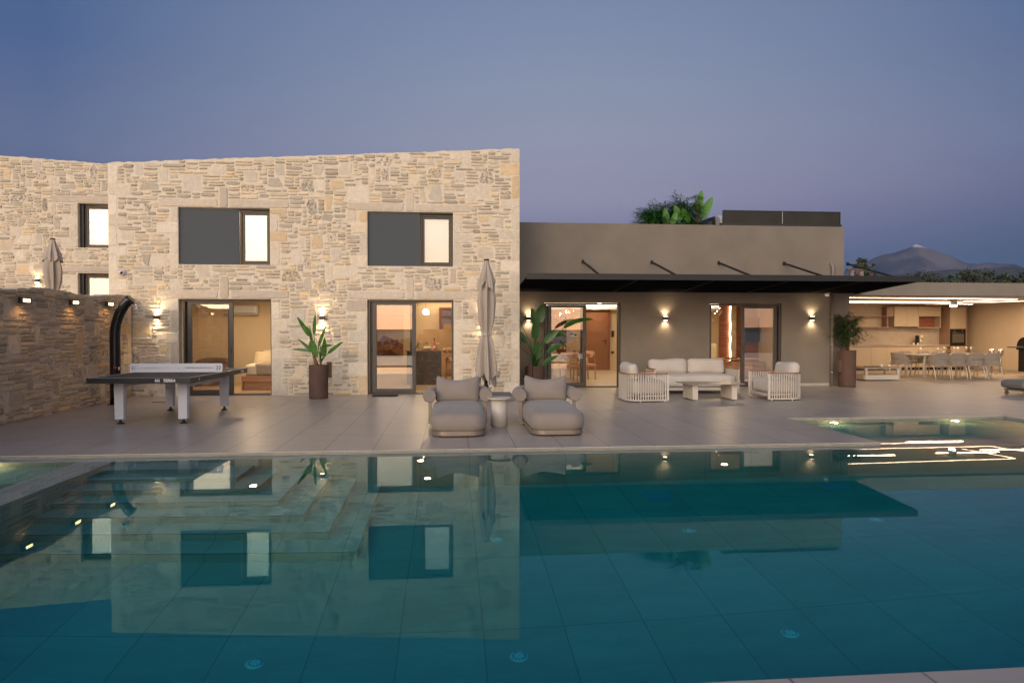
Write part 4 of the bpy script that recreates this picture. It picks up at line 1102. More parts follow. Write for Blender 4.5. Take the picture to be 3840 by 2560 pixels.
MB().tube([(.07, -.09, .745), (.14, -.10, .745)], .013, 10).tube([(.11, -.10, .745), (.13, -.12, .70)], .010, 8).build('tap', CHROME, sw_)
MB().tube([(.08, -.06, .27), (.15, -.08, .27)], .012, 10).build('foot_tap', CHROME, sw_)

# ================================================================= PARASOLS
def parasol(label, x, y, z, seed, base=True, top=3.03, pole_c=DARKM):
    rd = random.Random(seed)
    t = thing('closed_parasol', label, 'parasol', (x, y, z), rd.uniform(0, 6), 'closed taupe parasols')
    def layer(prof, hem, nf, amp, ph):
        na = 96; vs = []; nz_ = 26; m = MB()
        for j in range(nz_+1):
            v = j/nz_
            for i in range(na):
                a = 2*pi*i/na
                h = hem(a)
                zz = prof[0][0] + (h-prof[0][0])*v
                r = np.interp(-zz, [-p[0] for p in prof], [p[1] for p in prof]); am = np.interp(-zz, [-p[0] for p in prof], [p[2] for p in prof])
                f = sin(nf*a+ph+.5*sin(2.3*zz+a)) ; f = (abs(f)**.6)*(1 if f > 0 else -1)
                f2 = sin(a*(nf*2+3)+zz*1.3)
                r2 = r*(1+amp*am*f + .10*am*f2)
                vs.append((r2*cos(a)*1.05, r2*sin(a)*.92, zz))
        return m.add(vs, [(j*na+i, j*na+(i+1) % na, (j+1)*na+(i+1) % na, (j+1)*na+i) for j in range(nz_) for i in range(na)], True)
    k_ = top/3.03
    body = layer([(2.72*k_, .08, .3), (2.45*k_, .15, .8), (2.15*k_, .182, .9), (1.7, .155, 1), (1.42, .105, .6), (1.38, .108, .6), (1.15, .16, 1), (.7, .20, 1.1), (.2, .21, 1.2)],
                 lambda a: .62 - .34*abs(sin(2*a+.6))**1.5 - .05*sin(5*a), 6, .33, .4)
    body.build('canopy', FAB_P, t)
    flap = layer([(3.01*k_, .055, .1), (2.85*k_, .09, .5), (2.6*k_, .165, .9), (2.4*k_, .19, 1.1), (2.2*k_, .20, 1.2)], lambda a: (2.56 - .20*abs(sin(2*a))**1.2)*k_, 7, .25, 0)
    flap.build('vent_flap', FAB_P, t)
    MB().lathe([(.112, 1.375), (.118, 1.38), (.118, 1.435), (.112, 1.44)], 28, cap=False, sx=1.06, sy=.95).build('tie_strap', FAB_P, t)
    MB().lathe([(.055, 3.012*k_), (.065, 3.02*k_), (.062, 3.045*k_), (.02, 3.05*k_)], 20).build('finial', BLACK, t)
    MB().tube([(0, 0, .01), (0, 0, 3.0*k_)], .028, 14).build('pole', pole_c, t)
    MB().lathe([(.045, .105), (.045, .30), (.04, .31)], 16).build('pole_socket', DARKM, t)
    return t
parasol('closed taupe parasol standing on a grey slab before the stone house', .80, 14.92, 0, 4)
parasol('closed taupe parasol on the raised terrace behind the garden wall', -10.5, 19.2, 1.07, 9, top=2.85)
ps = thing('parasol_base', 'square grey concrete slabs weighing down the tall parasol', 'parasol base', (.85, 14.92, 0))
for dx in (-1, 1):
    for dy in (-1, 1): MB().box(dx*.26-.255, dx*.26+.255, dy*.26-.255, dy*.26+.255, .004, .10).build('slab', CONC, ps, bevel=.006)

# ================================================================= PLANTERS AND PLANTS
def pot(label, x, y, h, r, ears, seed, sx=1.0):
    t = thing('clay_planter', label, 'planter', (x, y, 0), group='tall brown clay planters')
    rd = random.Random(seed); m = MB(); n = 40; vs = []; prof = [(.93, 0), (.985, .03), (1.0, .12), (1.0, .5), (1.0, .88), (1.02, .97), (1.02, 1.0), (.93, 1.0), (.91, .93)]
    for q, z in prof:
        for k in range(n):
            a = 2*pi*k/n; w_ = 1 + .02*noise.noise(Vector((cos(a)*1.4, sin(a)*1.4, z*3+seed)))
            vs.append((r*q*cos(a)*w_, r*q*sin(a)*w_, h*z))
    fs = [(i*n+k, i*n+(k+1) % n, (i+1)*n+(k+1) % n, (i+1)*n+k) for i in range(len(prof)-1) for k in range(n)]
    m.add(vs, fs, True); m.build('pot_body', TERRA, t)
    MB().lathe([(r*.92, h*.93), (.001, h*.94)], 24, cap=False).build('soil', mk('potting_soil', (.03, .02, .014), .95) if 'potting_soil' not in bpy.data.materials else bpy.data.materials['potting_soil'], t)
    for a, z0, z1 in ears:
        M = Matrix.Rotation(R(a), 4, 'Z')
        MB().box(r-.02, r+.075, -.055, .055, z0, z1, M=M).build('ear', TERRA, t, bevel=.012)
    return t
def leaf(m, base, d, length, width, droop, up=(0,0,1), fold=.25, tip=1.3, n=12, start=0.0, wav=0.0, ph=0):
    """blade along direction d from base, drooping"""
    d = Vector(d).normalized(); side = d.cross(Vector(up)).normalized(); p = Vector(base); seg = length/n; vs = []
    for i in range(n+1):
        t = i/n; w = width*.5*(max(0, sin(pi*min(1, t**(.75))**1.0))**.55)*(1-.15*t)
        if i == n: w = 0.002
        nrm = side.cross(d).normalized()
        w_ = wav*sin(i*1.9+ph)
        vs += [p - side*w + nrm*(w*fold+w_*w), p, p + side*w + nrm*(w*fold-w_*w)]
        d = (d + Vector((0, 0, -droop/n))).normalized(); side = (side - d*side.dot(d)).normalized(); p = p + d*seg
    fs = []
    for i in range(n):
        b = i*3; fs += [(b, b+1, b+4, b+3), (b+1, b+2, b+5, b+4)]
    m.add(vs, fs, True); return p
# banana plant (left)
pot('clay planter with banana plant between the two stone doorways', -2.87, 15.30, .74, .205, [(20, .45, .80)], 1)
bp = thing('banana_plant', 'small banana plant with broad green leaves in clay planter by the stone wall', 'plant', (-2.87, 15.30, .68))
MB().tube([(-.01, -.03, 0), (-.05, -.04, .12), (-.10, -.06, .30)], [.05, .04, .028], 10).tube([(.06, -.02, 0), (.04, -.02, .2)], [.03, .02], 8).build('stem', STEM, bp)
LFS = [((-.175,-.05,.68), (-.43,-.05,1.09), .105, .15), ((-.09,-.02,.71), (-.07,.02,1.15), .085, .05), ((-.12,.0,.55), (-.19,.02,.90), .04, .05), ((.0,.0,.46), (.155,.03,.90), .075, .1),
       ((-.14,-.12,.60), (.02,-.26,.24), .15, .25), ((.14,-.10,.24), (.17,-.20,.64), .12, .2), ((.20,-.02,.30), (.53,-.05,.56), .085, .15), ((-.13,-.05,.36), (-.41,-.08,.62), .07, .15),
       ((-.12,-.04,.35), (-.54,-.05,.40), .07, .25), ((.06,.05,.44), (.28,.08,.49), .08, .5), ((.05,-.02,.46), (.10,-.04,.22), .05, .1), ((-.19,-.02,.80), (-.35,.02,.90), .09, .3), ((-.20,0,.50), (-.12,-.02,.42), .07, .2)]
for i, (b, tip_, w, dr) in enumerate(LFS):
    m = MB(); b = Vector(b); tp_ = Vector(tip_); dd = tp_-b; l_ = dd.length; dd.normalize(); d_ = (dd + Vector((0, 0, dr*.5))).normalized()
    root = Vector((-.06 if b.x < 0 else .05, -.03, .10)); m.tube([root, root.lerp(b, .5)+Vector((0, 0, .03)), b, b+d_*l_*.1], [.014, .012, .009, .005], 6)
    leaf(m, b, d_, l_*1.04, w, dr, up=(0, -1, .25), fold=.18, n=16)
    m.build('leaf', LEAFB if i not in (7, 8, 9, 10, 2) else LEAFD, bp)
# strelitzia (centre)
pot('clay planter with tall strelitzia left of the first grey house doorway', 2.14, 17.12, .60, .24, [(-120, .32, .66)], 2)
sp_ = thing('strelitzia_plant', 'tall strelitzia with dark glossy paddle leaves beside the left grey house doorway', 'plant', (2.14, 17.12, .56))
ST = [((-.36,-.1,1.10), .62, .17, (-.25,0,1)), ((-.20,.0,.62), .62, .19, (-.75,-.1,.9)), ((-.02,-.12,.72), .52, .22, (.02,-.25,1)), ((-.42,-.15,.55), .5, .2, (-.3,-.2,1)), ((.03,-.05,1.02), .50, .20, (-.22,-.1,1)),
      ((.10,0,1.12), .50, .26, (.15,.1,1)), ((.70,-.15,.98), .80, .16, (1.05,-.2,.85)), ((.30,-.1,.78), .45, .20, (.9,-.2,.25)), ((.22,-.15,.62), .48, .20, (.75,-.2,.9)), ((.28,-.2,.36), .50, .17, (.85,-.2,.8)),
      ((.18,-.2,.05), .46, .15, (.85,-.1,.9)), ((.05,-.2,.22), .40, .13, (.1,-.1,1)), ((.35,-.05,.90), .5, .10, (1,0,-.1)), ((-.05,-.2,.35), .35, .14, (.3,-.3,1)), ((-.38,.05,.9), .45, .2, (-.9,.1,.1))]
for i, (b, l_, w, d) in enumerate(ST):
    m = MB(); q = Vector(b); r0 = Vector((random.uniform(-.06, .06), random.uniform(-.05, .05), 0)); mid = r0.lerp(q, .5)*1.0; mid.x *= .6; mid.y *= .6; mid.z = q.z*.55
    m.tube([r0, mid, q, q+Vector(d).normalized()*.08], [.013, .010, .007, .005], 6)
    leaf(m, q, d, l_, w, random.uniform(.2, .8), up=(.1, -1, .35) if abs(d[0]) < .8 else (0, -.7, .8), fold=.28, n=14, wav=.12 if i in (7, 12, 14) else .03, ph=i)
    m.build('leaf', LEAFD, sp_)
# bamboo (right)
pot('clay planter with bamboo palm in front of the pavilion pillar', 10.50, 17.22, .97, .215, [(190, .38, .72)], 5)
def bamboo(name, label, loc, hgt, seed, spread=.42, nb=46, mat=LEAFN, lean=0, group=None, leaf_l=.15, boost=1.0):
    rd = random.Random(seed)
    t = thing(name, label, 'plant', loc, group=group)
    m = MB(); tips = []
    for k in range(6):
        a = rd.uniform(0, 2*pi); r0 = rd.uniform(0, .05); x, y = r0*cos(a), r0*sin(a); h_ = hgt*rd.uniform(.75, 1); bx, by = x+cos(a)*.08+lean*h_, y+sin(a)*.08
        m.tube([(x, y, 0), ((x+bx)/2, (y+by)/2, h_*.5), (bx, by, h_)], [.011, .009, .005], 7); tips.append((x, y, bx, by, h_))
    m.build('culm', CULM, t)
    m = MB()
    for k in range(nb):
        x, y, bx, by, h_ = rd.choice(tips); f = rd.uniform(.14, 1); p = Vector((x+(bx-x)*f, y+(by-y)*f, h_*f))
        a = rd.uniform(0, 2*pi); lift = rd.uniform(.15, .9); q = p + Vector((cos(a), sin(a), lift*boost)).normalized()*spread*rd.uniform(.45, 1)*(1.15-.4*f)
        q.z -= .03
        m.bar(p, q, .004, .004)
        for j in range(12):
            s = .2+.8*j/11; c = p.lerp(q, s); b = a + rd.uniform(-1.1, 1.1); d = Vector((cos(b), sin(b), rd.uniform(-.35, .65))).normalized()
            leaf(m, c, d, leaf_l*rd.uniform(.7, 1.25), .026, .5, n=3, fold=.1)
    m.build('leaves', mat, t)
    return t
bamboo('bamboo_palm', 'feathery dark green bamboo palm in the right clay planter', (10.50, 17.22, .92), 1.02, 3, nb=120, spread=.60, leaf_l=.20, boost=1.6)

# ================================================================= ROOF OBJECTS on the grey house
LEAFR = mk('roof_leaf', (.06, .19, .02), .45, var=.3, vs=6)
LEAFR2 = mk('roof_bamboo', (.035, .13, .02), .5, var=.3, vs=6)
RY = 19.5
for i, (x, h_, s_) in enumerate(((5.80, .36, 2), (6.38, .58, 4), (6.88, .78, 6))):
    bamboo('roof_bamboo', ('lowest', 'middle', 'tallest')[i] + ' bamboo clump of the green roof planting above the parapet', (x, RY+.3*(i % 2), 4.1), .55+h_, 20+i, spread=.62, nb=190, mat=LEAFR2, group='bamboo clumps on the grey roof', leaf_l=.26)
rp = thing('roof_banana', 'bright green paddle leaved plant on the grey roof beside the solar heater', 'plant', (7.0, RY-.1, 4.1))
MB().tube([(.14, -.1, 0), (.10, -.1, 1.22)], .011, 6).tube([(.20, -.1, 0), (.15, -.1, 1.10)], .010, 6).tube([(.25, -.1, 0), (.18, -.1, 1.02)], .010, 6).build('cane', CULM, rp)
for i, (b, d, l_, w) in enumerate((((.20,0,.80), (.16,0,1), .70, .26), ((.30,-.05,.62), (.42,0,1), .75, .28), ((-.35,-.1,.55), (-.3,0,1), .50, .26), ((-.75,-.1,.42), (-.1,0,1), .52, .24), ((-.62,-.15,.40), (.28,0,1), .48, .20), ((-1.10,-.1,.32), (-.1,0,1), .40, .22), ((-1.5,-.1,.28), (.5,0,.5), .45, .16), ((-.1,-.15,.50), (-.5,-.2,1), .5, .22))):
    m = MB(); leaf(m, b, d, l_, w, .35, up=(0, -1, .1), fold=.2, n=12); m.tube([(b[0]*.8, b[1], 0), b], .01, 5); m.build('leaf', LEAFR, rp)
sh_ = thing('solar_water_heater', 'solar water heater with dark glass collectors and round tank on the grey roof', 'solar heater', (0, 0, 0))
PANEL = mk('collector_glass', (.028, .026, .020), .4, var=.2, vs=2, spec=.25)
fr = MB(); fr.box(7.97, 11.66, RY, RY+.1, 4.12, 4.66)
fr.box(7.95, 11.68, RY-.02, RY+.12, 4.60, 4.655).box(8.02, 11.64, RY-.015, RY+.06, 5.015, 5.035).box(8.02, 8.045, RY-.015, RY+.06, 4.656, 5.014).box(11.615, 11.64, RY-.015, RY+.06, 4.656, 5.014)
fr.build('mounting_frame', BLACK, sh_)
MB().box(8.046, 9.825, RY, RY+.05, 4.657, 5.013).build('collector', PANEL, sh_); MB().box(9.835, 11.614, RY, RY+.05, 4.657, 5.013).build('collector', PANEL, sh_)
MB().box(9.822, 9.838, RY-.018, RY-.001, 4.657, 5.012).build('joint_strip', STEEL, sh_)
MB().tube([(8.3, RY+.55, 4.72), (8.0, RY+.50, 4.72)], .24, 28).build('tank_end', mk('white_tank', (.5, .48, .5), .4), sh_)
MB().tube([(7.99, RY+.50, 4.70), (7.25, RY+1.3, 4.52)], [.235, .21], 28).build('tank', DARKM, sh_)

# ================================================================= WALL LAMPS
def wall_lamp(label, x, y, z, e=20):
    t = thing('wall_lamp', label, 'wall lamp', (x, y, z), group='up and down wall lamps')
    MB().box(-.052, .052, -.105, -.004, -.05, .05).build('housing', BRONZE, t, bevel=.003)
    MB().box(-.04, .04, -.095, -.02, .0505, .053).build('lens', LAMPE, t); MB().box(-.04, .04, -.095, -.02, -.053, -.0505).build('lens', LAMPE, t)
    for s_ in (-1, 1):
        l = bpy.data.lights.new('lamp_beam', 'SPOT'); l.energy = e; l.spot_size = R(132); l.spot_blend = .9; l.color = (1, .74, .44); l.shadow_soft_size = .02
        o = bpy.data.objects.new('beam', l); COL.objects.link(o); o.parent = t; o.location = (0, -.058, s_*.06); o.rotation_euler = (R(180) if s_ > 0 else 0, 0, 0)
    return t
wall_lamp('bronze up and down wall lamp left of the left stone doorway', -6.58, SY-.02, 1.785)
wall_lamp('bronze up and down wall lamp above the banana plant', -2.93, SY-.02, 1.78)
wall_lamp('bronze up and down wall lamp hidden behind the tall closed parasol', .80, SY-.02, 1.76)
wall_lamp('bronze up and down wall lamp among the strelitzia leaves', 2.03, GY, 1.80, 20)
wall_lamp('bronze up and down wall lamp above the slatted sofa on the grey wall', 5.66, GY, 1.81, 20)
wall_lamp('bronze up and down wall lamp right of the right grey house doorway', 9.70, GY, 1.82, 20)
wall_lamp('wall lamp on the left villa, glowing beside its parasol', -12.0, VY-.02, 2.95, 7)
FLOODE = emis('floodlight_led', (1, .62, .28), 9)
for i, (y, z) in enumerate(((11.88, 1.98), (13.42, 2.01), (14.80, 2.035))):
    t = thing('garden_wall_light', ('nearest', 'middle', 'farthest')[i]+' of three small black slot lights along the top of the garden wall', 'wall light', (-6.965-(y-11)*.02, y, z), group='slot lights on the garden wall')
    MB().box(.02, .075, -.14, .14, -.05, .05).build('housing', BLACK, t, bevel=.004)
    MB().box(.0755, .079, -.09, .09, -.025, .025).build('lens', FLOODE, t)
    MB().box(.0, .03, -.03, .03, -.03, .03).build('bracket', BLACK, t)
    l = bpy.data.lights.new('slot_beam', 'SPOT'); l.energy = 4.5; l.spot_size = R(150); l.spot_blend = 1; l.color = (1, .58, .26); l.shadow_soft_size = .05
    o = bpy.data.objects.new('beam', l); COL.objects.link(o); o.parent = t; o.location = (.10, 0, -.03); o.rotation_euler = (0, R(12), 0)

# ================================================================= CAMERAS, PIPES, MATS, COVERS
def cctv(label, x, y, z):
    t = thing('security_camera', label, 'security camera', (x, y, z), group='round security cameras')
    MB().tube([(0, 0, 0), (0, -.035, 0)], .062, 20).build('mount', WHITEP, t)
    MB().sphere((0, -.075, -.005), .055, 20, 12).build('housing', WHITEP, t)
    MB().tube([(.018, -.10, -.01), (.028, -.134, -.018)], .026, 16).build('lens', BLACKG, t)
cctv('white round security camera on the stone house corner', -7.32, SY-.01, 2.79)
cctv('white round security camera beside the downpipe under the canopy', 10.14, GY-.001, 2.33+.14)
dp_ = thing('downpipe', 'grey brown drain pipe down the right end of the grey wall', 'drain pipe', (10.27, GY-.06, 0))
PIPE = mk('pipe_paint', (.20, .17, .145), .5, var=.04)
MB().tube([(0, 0, .004), (0, 0, 2.46)], .048, 16).build('pipe', PIPE, dp_)
MB().tube([(0, 0, 2.60), (0, 0, 3.22), (-.02, .03, 3.27), (-.03, .07, 3.28)], .04, 14).build('outlet_elbow', PIPE, dp_)
m = MB()
for z in (.35, 1.1, 1.85): m.lathe([(.054, z), (.054, z+.03)], 16).box(-.075, -.05, -.01, .01, z, z+.03)
m.build('pipe_clip', STEEL, dp_)
jb = thing('junction_box', 'white junction box with hanging cable under the pavilion fascia', 'junction box', (10.98, PYF-.005, 2.60))
MB().box(-.13, .13, -.09, -.001, -.10, .05).build('box', WHITEP, jb, bevel=.006)
MB().tube([(.06, -.04, -.10), (.06, -.04, -.15), (0, -.03, -.24), (-.08, -.02, -.24), (-.13, -.012, -.20)], .006, 6).build('cable', BLACK, jb)
tag(MB().cushion((-1.47, 15.75, .012), .58, .36, .018, r=.008, n=6).build('door_mat', mk('rubber_mat', (.014, .012, .012), .9, bump=.5, bs=120)), 'small black door mat before the right stone doorway', 'door mat')
for i, (x, y, lb) in enumerate(((3.0, 12.55, 'square skimmer lid set in the terrace between the chaises and coffee table'), (-3.6, 13.9, 'thin square inspection lid in the terrace behind the table tennis table'))):
    t = thing('inspection_cover', lb, 'inspection cover', (x, y, .0), group='tile covered inspection covers')
    MB().box(-.28, .28, -.28, .28, .001, .004).build('lid', DECK, t)
    MB().box(-.286, -.281, -.286, .286, .001, .005).box(.281, .286, -.286, .286, .001, .005).box(-.281, .281, -.286, -.281, .001, .005).box(-.281, .281, .281, .286, .001, .005).build('rim', STEEL, t)
for i, (x, y, lb) in enumerate(((6.54, 11.5, 'small square steel drain at the left rear edge of the small basin'), (8.95, 11.52, 'small square steel drain behind the middle of the small basin'))):
    tag(MB().box(x-.10, x+.10, y-.07, y+.07, .001, .006).build('floor_drain', STEEL), lb, 'floor drain', 'steel drains behind the small basin')
tag(MB().box(-6.15, -5.9, 14.72, 14.83, .001, .007).build('floor_drain', DARKM), 'dark slot drain in the terrace beside the black shower', 'floor drain')

# ================================================================= POOL FITTINGS
INL = mk('white_inlet', (.8, .85, .85), .4, var=0)
IN = [(-1.29, 4.64, 'near row, left of the three'), (.47, 4.62, 'near row, middle of the three'), (2.42, 4.65, 'near row, right of the three'), (.46, 6.61, 'far row, left of the three'), (2.39, 6.63, 'far row, middle of the three'), (4.37, 6.63, 'far row, right of the three')]
for x, y, lb in IN:
    t = thing('pool_inlet', 'round white slotted inlet on the pool floor, ' + lb, 'pool inlet', (x, y, -1.638), group='round white pool floor inlets')
    MB().lathe([(.066, 0), (.062, .010), (.03, .016), (.001, .018)], 28, cap=False).build('cap', INL, t)
    m = MB()
    for k in range(12):
        a = 2*pi*k/12; m.box(.036, .046, -.005, .005, .0145, .0158, M=Matrix.Rotation(a, 4, 'Z'))
    m.build('slots', BLACK, t)
BLUEG = mk('blue_grate', (.34, .50, .62), .4, var=.05)
for x, y, lb in ((2.43, 7.78, 'left'), (4.64, 7.87, 'right')):
    t = thing('drain_grate', lb + ' square blue drain grate on the deep pool floor', 'drain grate', (x, y, -1.636), group='blue drain grates in the pool floor')
    m = MB(); m.box(-.16, -.145, -.16, .16, 0, .014).box(.145, .16, -.16, .16, 0, .014).box(-.145, .145, -.16, -.145, 0, .014).box(-.145, .145, .145, .16, 0, .014); m.build('frame', BLUEG, t)
    m = MB()
    for k in range(8): m.box(-.142+.0362*k, -.142+.0362*k+.026, -.145, .145, .001, .012)
    m.build('bars', BLUEG, t)
PLAMP = emis('pool_lamp', (1, .80, .45), 16)
for x, y, z, lb, rot, e in ((6.52, 11.095, -.30, 'left one of two round underwater lights in the small basin', 0, 5), (8.72, 11.095, -.30, 'right one of two round underwater lights in the small basin', 0, 5), (-5.32, 8.395, -.24, 'round underwater light in the left plunge pool at the picture edge', 0, 5)):
    t = thing('underwater_light', lb, 'pool light', (x, y, z), group='round underwater lights')
    MB().tube([(0, 0, 0), (0, -.02, 0)], .085, 24).build('housing', WHITEP, t)
    MB().tube([(0, -.0205, 0), (0, -.024, 0)], .07, 24).build('lens', PLAMP, t)
    l = bpy.data.lights.new('pool_beam', 'POINT'); l.energy = e; l.color = (1, .58, .26); l.shadow_soft_size = .03
    o = bpy.data.objects.new('beam', l); COL.objects.link(o); o.parent = t; o.location = (0, -.08, 0)

# ================================================================= BEDROOM (left stone doorway)
QUILT = fabric('white_quilt', (.70, .62, .50), scale=40, b=.6); BLANK = fabric('beige_blanket', (.36, .28, .20), b=.1); PILL = fabric('cream_pillow', (.62, .52, .36), b=.1)
WOODO = wood('oak_wood', (.32, .15, .07), (.46, .24, .12), axis=0)
bd = thing('bed', 'double bed with oak base, white quilt and beige blanket inside the left doorway', 'bed', (-4.15, 18.5, 0))
m = MB(); m.box(-.98, .98, -1.02, -.97, .015, .37); m.box(-.98, -.93, -.969, 1.0, .015, .37).box(.93, .98, -.969, 1.0, .015, .37)
MB().box(-1.0, 1.0, -1.05, 1.0, .22, .37).box(-1.0, -.96, -1.04, -.1, .015, .219).box(.2, .24, -1.04, -.1, .015, .219).box(-.96, .2, -.99, -.97, .015, .219).build('bed_base', WOODO, bd, bevel=.004)
MB().cushion((0, 0, .50), 1.86, 2.0, .26, r=.06, n=10).build('mattress', PILL, bd)
MB().cushion((-.0, -.12, .50), 1.90, 1.70, .30, r=.08, n=16, wob=.02, puff=.03).build('quilt', QUILT, bd)
MB().cushion((.13, -.30, .52), 1.70, 1.42, .31, r=.08, n=16, wob=.02, puff=.05, seed=4).build('blanket', BLANK, bd)
for i, (x, yy, z) in enumerate(((-.62, .70, .64), (.15, .72, .68), (-.75, .45, .62))):
    M = Matrix.Translation((x, yy, z)) @ Matrix.Rotation(R(-22), 4, 'X')
    MB().cushion((0, 0, .12), .70, .16, .42, r=.07, n=10, puff=.05, M=M, wob=.02, seed=i).build('pillow', PILL, bd)
MB().box(-1.2, 1.1, 1.02, 1.11, .015, .98).build('headboard', fabric('headboard_cloth', (.58, .48, .33)), bd, bevel=.02)
ac = thing('air_conditioner', 'white split air conditioner high on the bedroom back wall', 'air conditioner', (-5.72, 19.64, 2.06))
MB().cushion((0, -.10, 0), .86, .20, .27, r=.03, n=8).build('housing', WHITEP, ac); MB().box(-.38, .38, -.21, -.202, -.10, -.085).build('louvre', BRONZE, ac)
wl = thing('bedroom_lamp', 'upright tube wall lamp with black brackets on the bedroom side wall', 'wall lamp', (-6.90, 18.75, 1.55))
MB().box(0, .08, -.03, .03, .17, .23).box(0, .05, -.03, .03, -.26, -.18).build('bracket', BLACK, wl)
MB().tube([(.05, 0, -.16), (.05, 0, .17)], .022, 12).build('tube', LAMPE, wl)
arm = thing('bedroom_armchair', 'rounded brown armchair with drum foot behind the bedroom glass', 'armchair', (-6.35, 18.95, 0))
MB().tube([(.36*cos(a), .30*sin(a)+.1, .62+.04*sin(a)) for a in [R(-30+20*k) for k in range(13)]], .10, 12).tube([(.32, -.05, .60), (.34, -.10, .30), (.33, -.1, .02)], .09, 12).tube([(-.32, -.05, .60), (-.34, -.1, .30), (-.33, -.1, .02)], .09, 12).build('arm_bolster', fabric('brown_velvet', (.14, .09, .055)), arm)
MB().cushion((0, .05, .36), .58, .56, .18, r=.08, n=10).build('seat', bpy.data.materials['brown_velvet'], arm)

# ================================================================= KITCHEN (right stone doorway)
MARB = Mat('dark_veined_marble'); 
vv = MARB.node('ShaderNodeTexVoronoi', feature='DISTANCE_TO_EDGE'); vv.inputs['Scale'].default_value = 3.2
mp = MARB.node('ShaderNodeMapping'); mp.inputs['Scale'].default_value = (1.7, 1, .7); mp.inputs['Rotation'].default_value = (0, .5, .2)
dn = MARB.node('ShaderNodeVectorMath', op='ADD'); tcc = MARB.node('ShaderNodeTexCoord'); MARB.l(tcc.outputs['Object'], mp.inputs[0]); 
nn_ = MARB.node('ShaderNodeTexNoise'); nn_.inputs['Scale'].default_value = 4; MARB.l(tcc.outputs['Object'], nn_.inputs[0]); MARB.l(mp.outputs[0], dn.inputs[0]); MARB.l(nn_.outputs['Color'], dn.inputs[1]); MARB.l(dn.outputs[0], vv.inputs['Vector'])
gate = MARB.math('GREATER_THAN', MARB.noise(2.5, 3, .6), .5)
ln = MARB.math('MULTIPLY', MARB.math('LESS_THAN', vv.outputs['Distance'], .010), gate)
mxm = MARB.node('ShaderNodeMixRGB'); MARB.l(ln, mxm.inputs[0]); MARB.l(ramp(MARB.noise(5, 5, .6), [(.3, (.022, .013, .008)), (.7, (.05, .032, .02))], MARB.t), mxm.inputs[1]); mxm.inputs[2].default_value = (.34, .17, .07, 1)
MARB.l(mxm.outputs[0], MARB.b.inputs['Base Color']); MARB.b.inputs['Roughness'].default_value = .3
ki = thing('kitchen_island', 'dark veined marble kitchen island seen through the right stone doorway', 'kitchen island', (0, 0, 0))
MB().box(-1.16, -.23, 18.72, 18.76, .013, .93).box(-1.16, -.27, 18.761, 20.6, .013, .93).build('panel', MARB.m, ki)
MB().box(-1.20, -.10, 18.70, 20.9, .932, .955).build('worktop', mk('brown_worktop', (.20, .12, .07), .3), ki)
for i, (x, z) in enumerate(((-.95, 0), (-.76, 0), (-.58, 0), (-.86, .1), (-.67, .1), (-.36, 0))):
    t = thing('rolled_towel', ('leftmost roll of the lower row', 'second roll of the lower row', 'third roll of the lower row', 'left roll of the upper row', 'right roll of the upper row', 'roll behind the wine bottle')[i] + ', cream towel on the island', 'towel', (x, 19.45, 1.02+z*1.05), group='rolled towels on the island')
    pts = []
    for k in range(50): a = k*.42; r_ = .008+.00145*k; pts.append((r_*cos(a), r_*sin(a)))
    m = MB(); o_ = [(x_, -.15, z_) for x_, z_ in pts]; m.add([(p[0]*s_, y_, p[2]*s_) for y_ in (-.15, .15) for p in o_ for s_ in (.93, 1.06)], [(2*k, 2*k+1, 2*k+3, 2*k+2) for k in range(49)] + [(100+2*k, 100+2*k+2, 100+2*k+3, 100+2*k+1) for k in range(49)] + [(2*k+1, 101+2*k, 103+2*k, 2*k+3) for k in range(49)], False)
    m.build('towel_roll', fabric('towel_cloth', (.48, .36, .22)) if 'towel_cloth' not in bpy.data.materials else bpy.data.materials['towel_cloth'], t)
bw_ = thing('bowl', 'shallow white bowl with pale fruit on the island', 'bowl', (-.63, 19.05, .956))
MB().lathe([(.06, 0), (.12, .02), (.17, .055), (.16, .055), (.10, .03)], 22).build('dish', CERAM, bw_)
for x, y in ((-.06, 0), (.03, .03), (.08, -.02), (0, -.05)): MB().sphere((x, y, .065), .038, 12, 8).build('fruit', mk('pale_fruit', (.6, .5, .35), .5) if 'pale_fruit' not in bpy.data.materials else bpy.data.materials['pale_fruit'], bw_)
bt = thing('wine_bottle', 'rose wine bottle with dark capsule standing on the island', 'bottle', (-.43, 19.0, .956))
MB().lathe([(.036, 0), (.037, .01), (.037, .17), (.03, .20), (.014, .235), (.0135, .26)], 20).build('bottle_body', mk('rose_wine', (.55, .10, .06), .12, var=0), bt)
MB().lathe([(.0145, .261), (.0145, .325)], 16).build('capsule', BLACKG, bt); MB().lathe([(.0378, .05), (.0378, .12)], 20, cap=False).build('bottle_label', CERAM, bt)
for i, (x, y) in enumerate(((-.36, 19.02), (-.31, 19.12))):
    p = thing('tall_glass', ('front' if i == 0 else 'rear') + ' wine glass right of the rose bottle on the island', 'wine glass', (x, y, .956), group='wine glasses on the island')
    MB().lathe([(.035, 0), (.004, .006), (.004, .09), (.03, .12), (.038, .17), (.03, .21)], 16, cap=False).build('glass_body', bpy.data.materials['goblet'], p)
pn = thing('globe_pendant', 'glowing white glass globe pendant above the island', 'pendant lamp', (-.68, 19.5, 2.02))
MB().sphere((0, 0, 0), .085, 20, 14).sphere((.05, -.01, -.02), .06, 16, 12).build('globe', emis('globe_glow', (1, .84, .6), 7), pn); MB().tube([(0, 0, .08), (0, 0, .47)], .004, 6).build('cord', BLACK, pn)
pt_ = thing('painting', 'large framed painting of brown rolling forms behind the kitchen glass', 'painting', (-1.93, 22.57, 1.33))
MB().box(-.42, .42, -.03, -.002, -.70, .68).build('frame', mk('painting_frame', (.30, .20, .12), .6), pt_)
